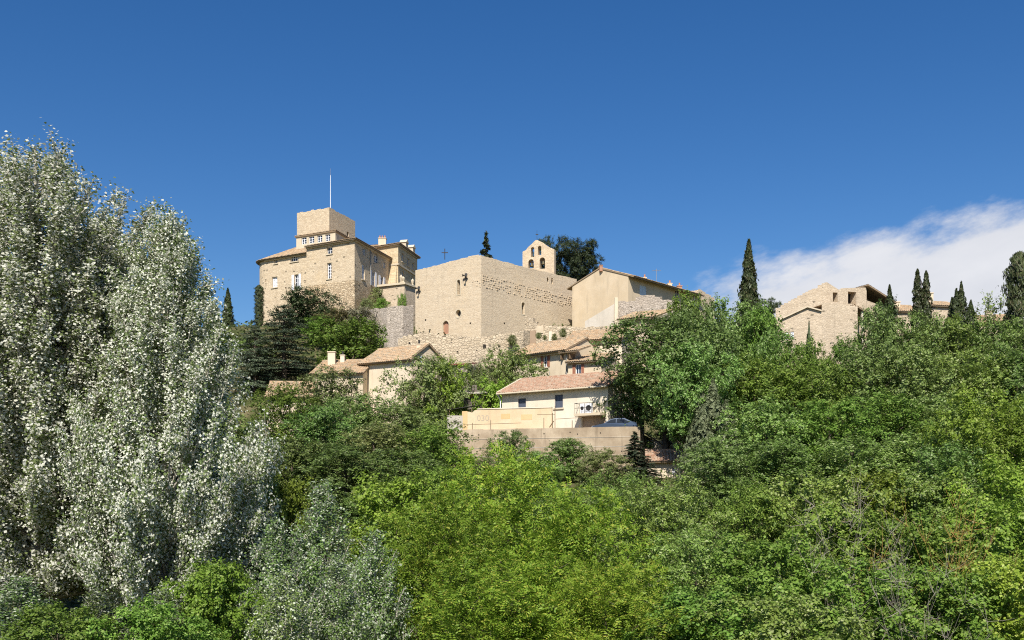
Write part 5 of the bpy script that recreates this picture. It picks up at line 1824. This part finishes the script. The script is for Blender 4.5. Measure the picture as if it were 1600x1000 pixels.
# ---- middle slope
WOOD_L = 'oaks on the slope below the cottages'
def oak_l(px, py, D, w, key, mat='leaf_mid'):
    plant(key, 'oak', px, py, D, w, mat, 'rounded mid green oak in the grove between farmhouse and retaining wall', T, WOOD_L)
plant('mid0', 'olive_tree', 520, 582, 96, 116, 'leaf_olive', 'olive green tree half hiding the cottage')
plant('mid1', 'olive_tree', 664, 564, 98, 112, 'leaf_olive', 'olive green tree in front of the stone gabled wing')
plant('mid2', 'ash_tree', 696, 566, 99, 84, 'leaf_bright', 'yellowish green tree beside the small grey hut')
for a in ((448, 606, 91, 110, 'mid3', 'leaf_fresh'), (560, 622, 85, 130, 'mid0', 'leaf_mid'), (640, 640, 84, 150, 'mid1', 'leaf_mid'), (505, 640, 78, 130, 'mid2', 'leaf_wood'), (590, 668, 76, 140, 'mid3', 'leaf_olive'), (676, 672, 76, 130, 'mid0', 'leaf_fresh'), (455, 690, 70, 140, 'mid1', 'leaf_mid'),
          (540, 700, 68, 150, 'mid2', 'leaf_mid'), (640, 706, 66, 150, 'mid3', 'leaf_wood'), (706, 700, 80, 70, 'mid2', 'leaf_olive'), (700, 735, 62, 100, 'mid0', 'leaf_fresh')): oak_l(*a)
plant('mid3', 'fig_tree', 800, 548, 105, 98, 'leaf_mid', 'dense dark green fig tree left of the row house window')
plant('bare', 'bare_shrub', 762, 552, 110, 80, 'leaf_pale', 'pale leafless shrub growing under the rampart', S, bark='bark_bare')
plant('bare', 'bare_shrub', 738, 560, 109, 56, 'leaf_rust', 'thin brownish shrub between hut and fig tree', S, bark='bark_bare')
plant('far0', 'green_bush', 768, 600, 100.5, 64, 'leaf_bright', 'bright green bush behind the low ochre wall', S)
plant('far1', 'green_bush', 738, 575, 107, 50, 'leaf_olive', 'scrubby olive bush above the plank shed', S)
plant('mid1', 'wall_tree', 798, 676, 86, 64, 'leaf_mid', 'leafy tree climbing in front of the retaining wall middle')
plant('mid2', 'wall_tree', 886, 688, 84.5, 92, 'leaf_wood', 'wide green tree in front of the retaining wall right of middle')
plant('mid0', 'wall_tree', 842, 708, 80, 84, 'leaf_wood', 'low green tree between the two trees at the retaining wall')
plant('mid3', 'wall_tree', 940, 704, 80, 76, 'leaf_olive', 'small olive green tree beside the dark fir')
plant('fir', 'fir', 992, 674, 83, 108, 'leaf_cedar', 'small dark fir standing before the small house')
plant('mid0', 'wall_tree', 745, 716, 84, 70, 'leaf_mid', 'green tree at the left foot of the retaining wall')
for px, py, s in ((800, 524, 13), (842, 520, 8), (851, 524, 6), (866, 522, 9), (880, 514, 11), (917, 516, 6), (893, 520, 7)):
    plant('far0', 'wall_plant', px, py, 118 if px < 830 else 119.6, s, 'leaf_olive', 'small green plant sprouting on the garden wall below the church', 'plant', 'plants on the garden wall', zbase=Zp(py + s * 1.2, 118 if px < 830 else 119.6), sink=0)
plant('far1', 'ivy_bush', 1072, 466, 117, 60, 'leaf_fresh', 'ivy bush over the end of the ruined wall', S)
plant('big', 'big_tree', 1040, 500, 89.6, 186, 'leaf_mid', 'large broad tree beside the white house with dark forked trunk', rot=.6)
plant('big', 'big_tree', 1078, 545, 84, 120, 'leaf_wood', 'green tree leaning over the small red roofed house')

WOOD_R = 'trees of the wood below the stone house'
def wood_r(px, py, D, w, key, mat='leaf_wood'):
    plant(key, 'wood_tree', px, py, D, w, mat, 'leafy green tree in the dense wood below the stone house', T, WOOD_R)
for a in ((1083, 486, 95, 120, 'mid0', 'leaf_mid'), (1140, 476, 102, 130, 'mid1', 'leaf_mid'), (1190, 490, 100, 100, 'mid2', 'leaf_fresh'), (1110, 520, 90, 120, 'mid3', 'leaf_mid'),
          (1215, 528, 94, 90, 'mid0', 'leaf_wood'), (1262, 540, 92, 90, 'mid3', 'leaf_fresh'), (1318, 536, 93, 80, 'mid2', 'leaf_fresh'), (1372, 488, 99, 84, 'mid1', 'leaf_mid'), (1425, 498, 99, 110, 'mid0', 'leaf_mid'), (1482, 500, 100, 110, 'mid2', 'leaf_ash'), (1535, 507, 100, 110, 'mid3', 'leaf_wood'), (1592, 505, 99, 110, 'mid1', 'leaf_wood'),
          (1180, 566, 86, 140, 'mid2', 'leaf_fresh'), (1265, 572, 86, 140, 'mid0', 'leaf_fresh'), (1345, 548, 88, 130, 'mid3', 'leaf_mid'), (1425, 552, 87, 140, 'mid1', 'leaf_mid'), (1510, 556, 87, 140, 'mid0', 'leaf_ash'), (1590, 552, 86, 130, 'mid2', 'leaf_wood'),
          (1195, 630, 74, 150, 'mid3', 'leaf_wood'), (1290, 632, 73, 160, 'mid1', 'leaf_fresh'), (1385, 620, 74, 160, 'mid2', 'leaf_fresh'), (1468, 622, 74, 140, 'mid0', 'leaf_mid'), (1130, 690, 66, 130, 'mid1', 'leaf_mid'), (1225, 692, 64, 150, 'mid2', 'leaf_ash'), (1330, 690, 63, 160, 'mid0', 'leaf_wood'), (1430, 684, 63, 160, 'mid3', 'leaf_wood')): wood_r(*a)
plant('cyp3', 'grey_cypress', 1114, 596, 80, 112, 'leaf_greycypress', 'broad grey green cypress between big tree and wood', rot=1)
plant('mid1', 'lime_tree', 1528, 618, 60, 150, 'leaf_bright', 'bright yellowish green tree at the edge of the wood')
plant('mid3', 'lime_tree', 1598, 640, 56, 150, 'leaf_bright', 'bright green tree below the yellowish one at the wood edge')
plant('mid0', 'lime_tree', 1480, 700, 56, 130, 'leaf_wood', 'green tree under the bright yellowish tree')

# ---- near hedge of small trees, from the valley floor
plant('near0', 'green_shrub', 622, 752, 40, 200, 'leaf_bright', 'bright green broad leaved bush below the oak grove', S)
plant('near1', 'green_shrub', 440, 752, 42, 120, 'leaf_bright', 'yellowish green bush between oak grove and silver poplar', S)
plant('frond0', 'yellow_tree', 790, 722, 36, 210, 'leaf_yellow', 'tallest yellow green feathery tree in the valley')
plant('frond1', 'yellow_tree', 690, 790, 31, 190, 'leaf_yellow', 'yellow green feathery tree beside the bright broad leaved bush')
plant('frond0', 'yellow_tree', 900, 785, 30, 240, 'leaf_yellow', 'yellow green feathery tree with arching sprays beside the ash')
plant('frond1', 'yellow_tree', 795, 880, 25, 250, 'leaf_yellow', 'low yellow green feathery bush before the tallest feathery tree')
plant('frond0', 'yellow_tree', 950, 900, 24.5, 230, 'leaf_yellow', 'low yellow green feathery bush before the arching one')
plant('ash0', 'ash_tree', 1040, 752, 42, 190, 'leaf_ash', 'ash tree with pale seed clusters below the small fir')
plant('ash1', 'ash_tree', 960, 745, 46, 150, 'leaf_ash', 'ash tree between fir and tallest feathery tree')
plant('ash1', 'ash_tree', 1090, 835, 31, 210, 'leaf_ash', 'ash tree in front of the one with seed clusters')
plant('ash0', 'ash_tree', 1160, 760, 44, 190, 'leaf_fresh', 'dark green ash at the foot of the grey green cypress')
HEDGE = 'bushes of the valley hedge'
def hedge(px, py, D, w, key, mat):
    plant(key, 'hedge_bush', px, py, D, w, mat, 'broad leaved green bush in the thick hedge below the wood', S, HEDGE)
for a in ((1260, 752, 44, 200, 'near1', 'leaf_ash'), (1370, 745, 45, 190, 'near2', 'leaf_bright'), (1470, 750, 44, 180, 'near0', 'leaf_ash'), (1570, 728, 44, 190, 'near1', 'leaf_bright'),
          (1310, 800, 34, 220, 'near2', 'leaf_fresh'), (1435, 815, 33, 220, 'near0', 'leaf_fresh'), (1550, 790, 34, 220, 'near1', 'leaf_bright'), (1200, 850, 28, 220, 'near0', 'leaf_fresh'),
          (1350, 890, 26, 230, 'near1', 'leaf_fresh'), (1480, 900, 25, 230, 'near2', 'leaf_fresh'), (1590, 880, 25, 220, 'near0', 'leaf_bright'), (1090, 930, 24, 230, 'near2', 'leaf_fresh'), (1230, 940, 22.5, 230, 'near1', 'leaf_ash')): hedge(*a)
plant('bare', 'bare_bush', 1318, 770, 27.5, 190, 'leaf_rust', 'grey leafless bush with long bare stems in the hedge', S, bark='bark_bare', rot=2)
plant('bare', 'bare_bush', 1482, 790, 27, 190, 'leaf_rust', 'leafless bush with orange lichen on its branches in the hedge', S, bark='bark_lichen', rot=4)
plant('bare', 'bare_bush', 1420, 870, 23.5, 170, 'leaf_rust', 'low tangle of pale bare twigs at the hedge front', S, bark='bark_bare', rot=1)

# ---- silver poplars on the left
plant('pop0', 'white_poplar', 62, 236, 37, 375, 'leaf_poplar', 'tallest silvery white poplar with pale trunk', bark='bark_pale', rot=0)
plant('pop1', 'white_poplar', 258, 338, 35.5, 322, 'leaf_poplar', 'wide silvery poplar with plumes leaning towards the castle', bark='bark_pale', rot=1.3)
plant('pop1', 'white_poplar', 160, 345, 40, 300, 'leaf_poplar', 'silvery poplar squeezed between the tallest and the wide one', bark='bark_pale', rot=4)
plant('pop1', 'white_poplar', -70, 262, 45, 330, 'leaf_poplar', 'silvery poplar cut by the left edge beside the tallest one', bark='bark_pale', rot=2.5)
SAP = 'young silver poplars in the valley'
for px, py, D, w, k in ((505, 758, 33, 130, 'sap0'), (585, 838, 29, 120, 'sap1'), (430, 820, 30, 130, 'sap1'), (530, 870, 27, 110, 'sap0'), (445, 900, 25.5, 130, 'sap1')):
    plant(k, 'young_poplar', px, py, D, w, 'leaf_sapling', 'young silvery poplar with thin pale stem beside the feathery trees', T, SAP, bark='bark_pale')
for px, py, D, w, k in ((30, 905, 27, 150, 'sap0'), (150, 930, 26, 140, 'sap1'), (250, 925, 27, 110, 'sap0')):
    plant(k, 'young_poplar', px, py, D, w, 'leaf_sapling', 'young silvery poplar growing under the tallest poplar', T, 'young poplars under the tallest poplar', bark='bark_pale')
plant('near2', 'green_shrub', 335, 885, 27.5, 170, 'leaf_bright', 'bright green bush under the wide silvery poplar', S)
plant('near0', 'green_shrub', 240, 950, 24, 200, 'leaf_fresh', 'green bush at the foot of the silvery poplars', S)
plant('near1', 'green_shrub', 90, 955, 24, 200, 'leaf_fresh', 'dark green bush beneath the tallest poplar', S)
plant('near1', 'green_shrub', 380, 800, 40, 160, 'leaf_mid', 'shaded green bush behind the wide silvery poplar', S)
plant('mid2', 'shady_tree', 330, 640, 72, 200, 'leaf_mid', 'shaded green tree seen through the wide silvery poplar')
plant('mid1', 'shady_tree', 180, 620, 74, 200, 'leaf_mid', 'shaded green tree behind the gap between two poplars')
plant('mid0', 'shady_tree', 40, 620, 74, 200, 'leaf_mid', 'shaded green tree behind the tallest poplar')

# ---- the wood goes on to both sides and in the hollow behind the near trees
FLANK = 'trees of the wood on the flanks of the hill'
k = 0
for px, py, D, w in ((1680, 520, 98, 130), (1760, 540, 96, 150), (1860, 560, 92, 160), (1960, 580, 96, 170), (1700, 590, 78, 170), (1820, 610, 76, 180), (1950, 630, 80, 180), (1690, 680, 58, 190), (1820, 700, 56, 200), (1960, 690, 62, 200),
                     (1700, 770, 40, 210), (1830, 780, 40, 220), (290, 560, 104, 130), (200, 570, 106, 140), (110, 575, 104, 140), (20, 580, 104, 150), (-90, 590, 100, 160), (-210, 600, 96, 170), (-330, 610, 98, 170),
                     (-120, 660, 76, 190), (-260, 670, 74, 200), (250, 690, 62, 180), (110, 700, 60, 180), (-40, 700, 58, 180), (-200, 740, 52, 200)):
    plant('mid%d' % (k % 4), 'flank_tree', px, py, D, w, ('leaf_wood', 'leaf_mid', 'leaf_fresh')[k % 3], 'leafy green tree on the outer flank of the hill', T, FLANK)
    k += 1
for px, py, D, w in ((760, 765, 60, 130), (850, 765, 62, 130), (930, 765, 60, 130), (1020, 765, 62, 130), (700, 770, 52, 130), (800, 775, 50, 140), (900, 775, 52, 140), (1000, 775, 54, 140), (600, 775, 52, 140)):
    plant('mid%d' % (k % 4), 'hollow_bush', px, py, D, w, ('leaf_wood', 'leaf_mid', 'leaf_fresh')[k % 3], 'green bush in the hollow between near trees and retaining wall', S, 'bushes in the hollow below the wall')
    k += 1

# ---- undergrowth
def undergrowth():
    rg = np.random.default_rng(9)
    n = 60000
    y = 12 + 130 * rg.random(n) ** 1.3
    x = rg.uniform(-.62, .62, n) * y
    keep = ~((x > -8) & (x < 13) & (y > 86) & (y < 104))
    x, y = x[keep], y[keep]
    z = np.array([ground(a, b) for a, b in zip(x, y)])
    P = np.stack([x, y, z + rg.random(len(x)) ** 2 * .7 + .05], 1)
    N = np.array([0, -.2, .8]) + rg.normal(0, .5, P.shape)
    A = rg.normal(0, 1, P.shape) + np.array([0, 0, .6])
    s = (.14 + .003 * y) * rg.uniform(.7, 1.4, len(x))
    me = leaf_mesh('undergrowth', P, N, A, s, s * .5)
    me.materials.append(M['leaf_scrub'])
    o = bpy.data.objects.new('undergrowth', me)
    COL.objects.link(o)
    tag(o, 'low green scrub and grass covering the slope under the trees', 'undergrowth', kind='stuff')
undergrowth()
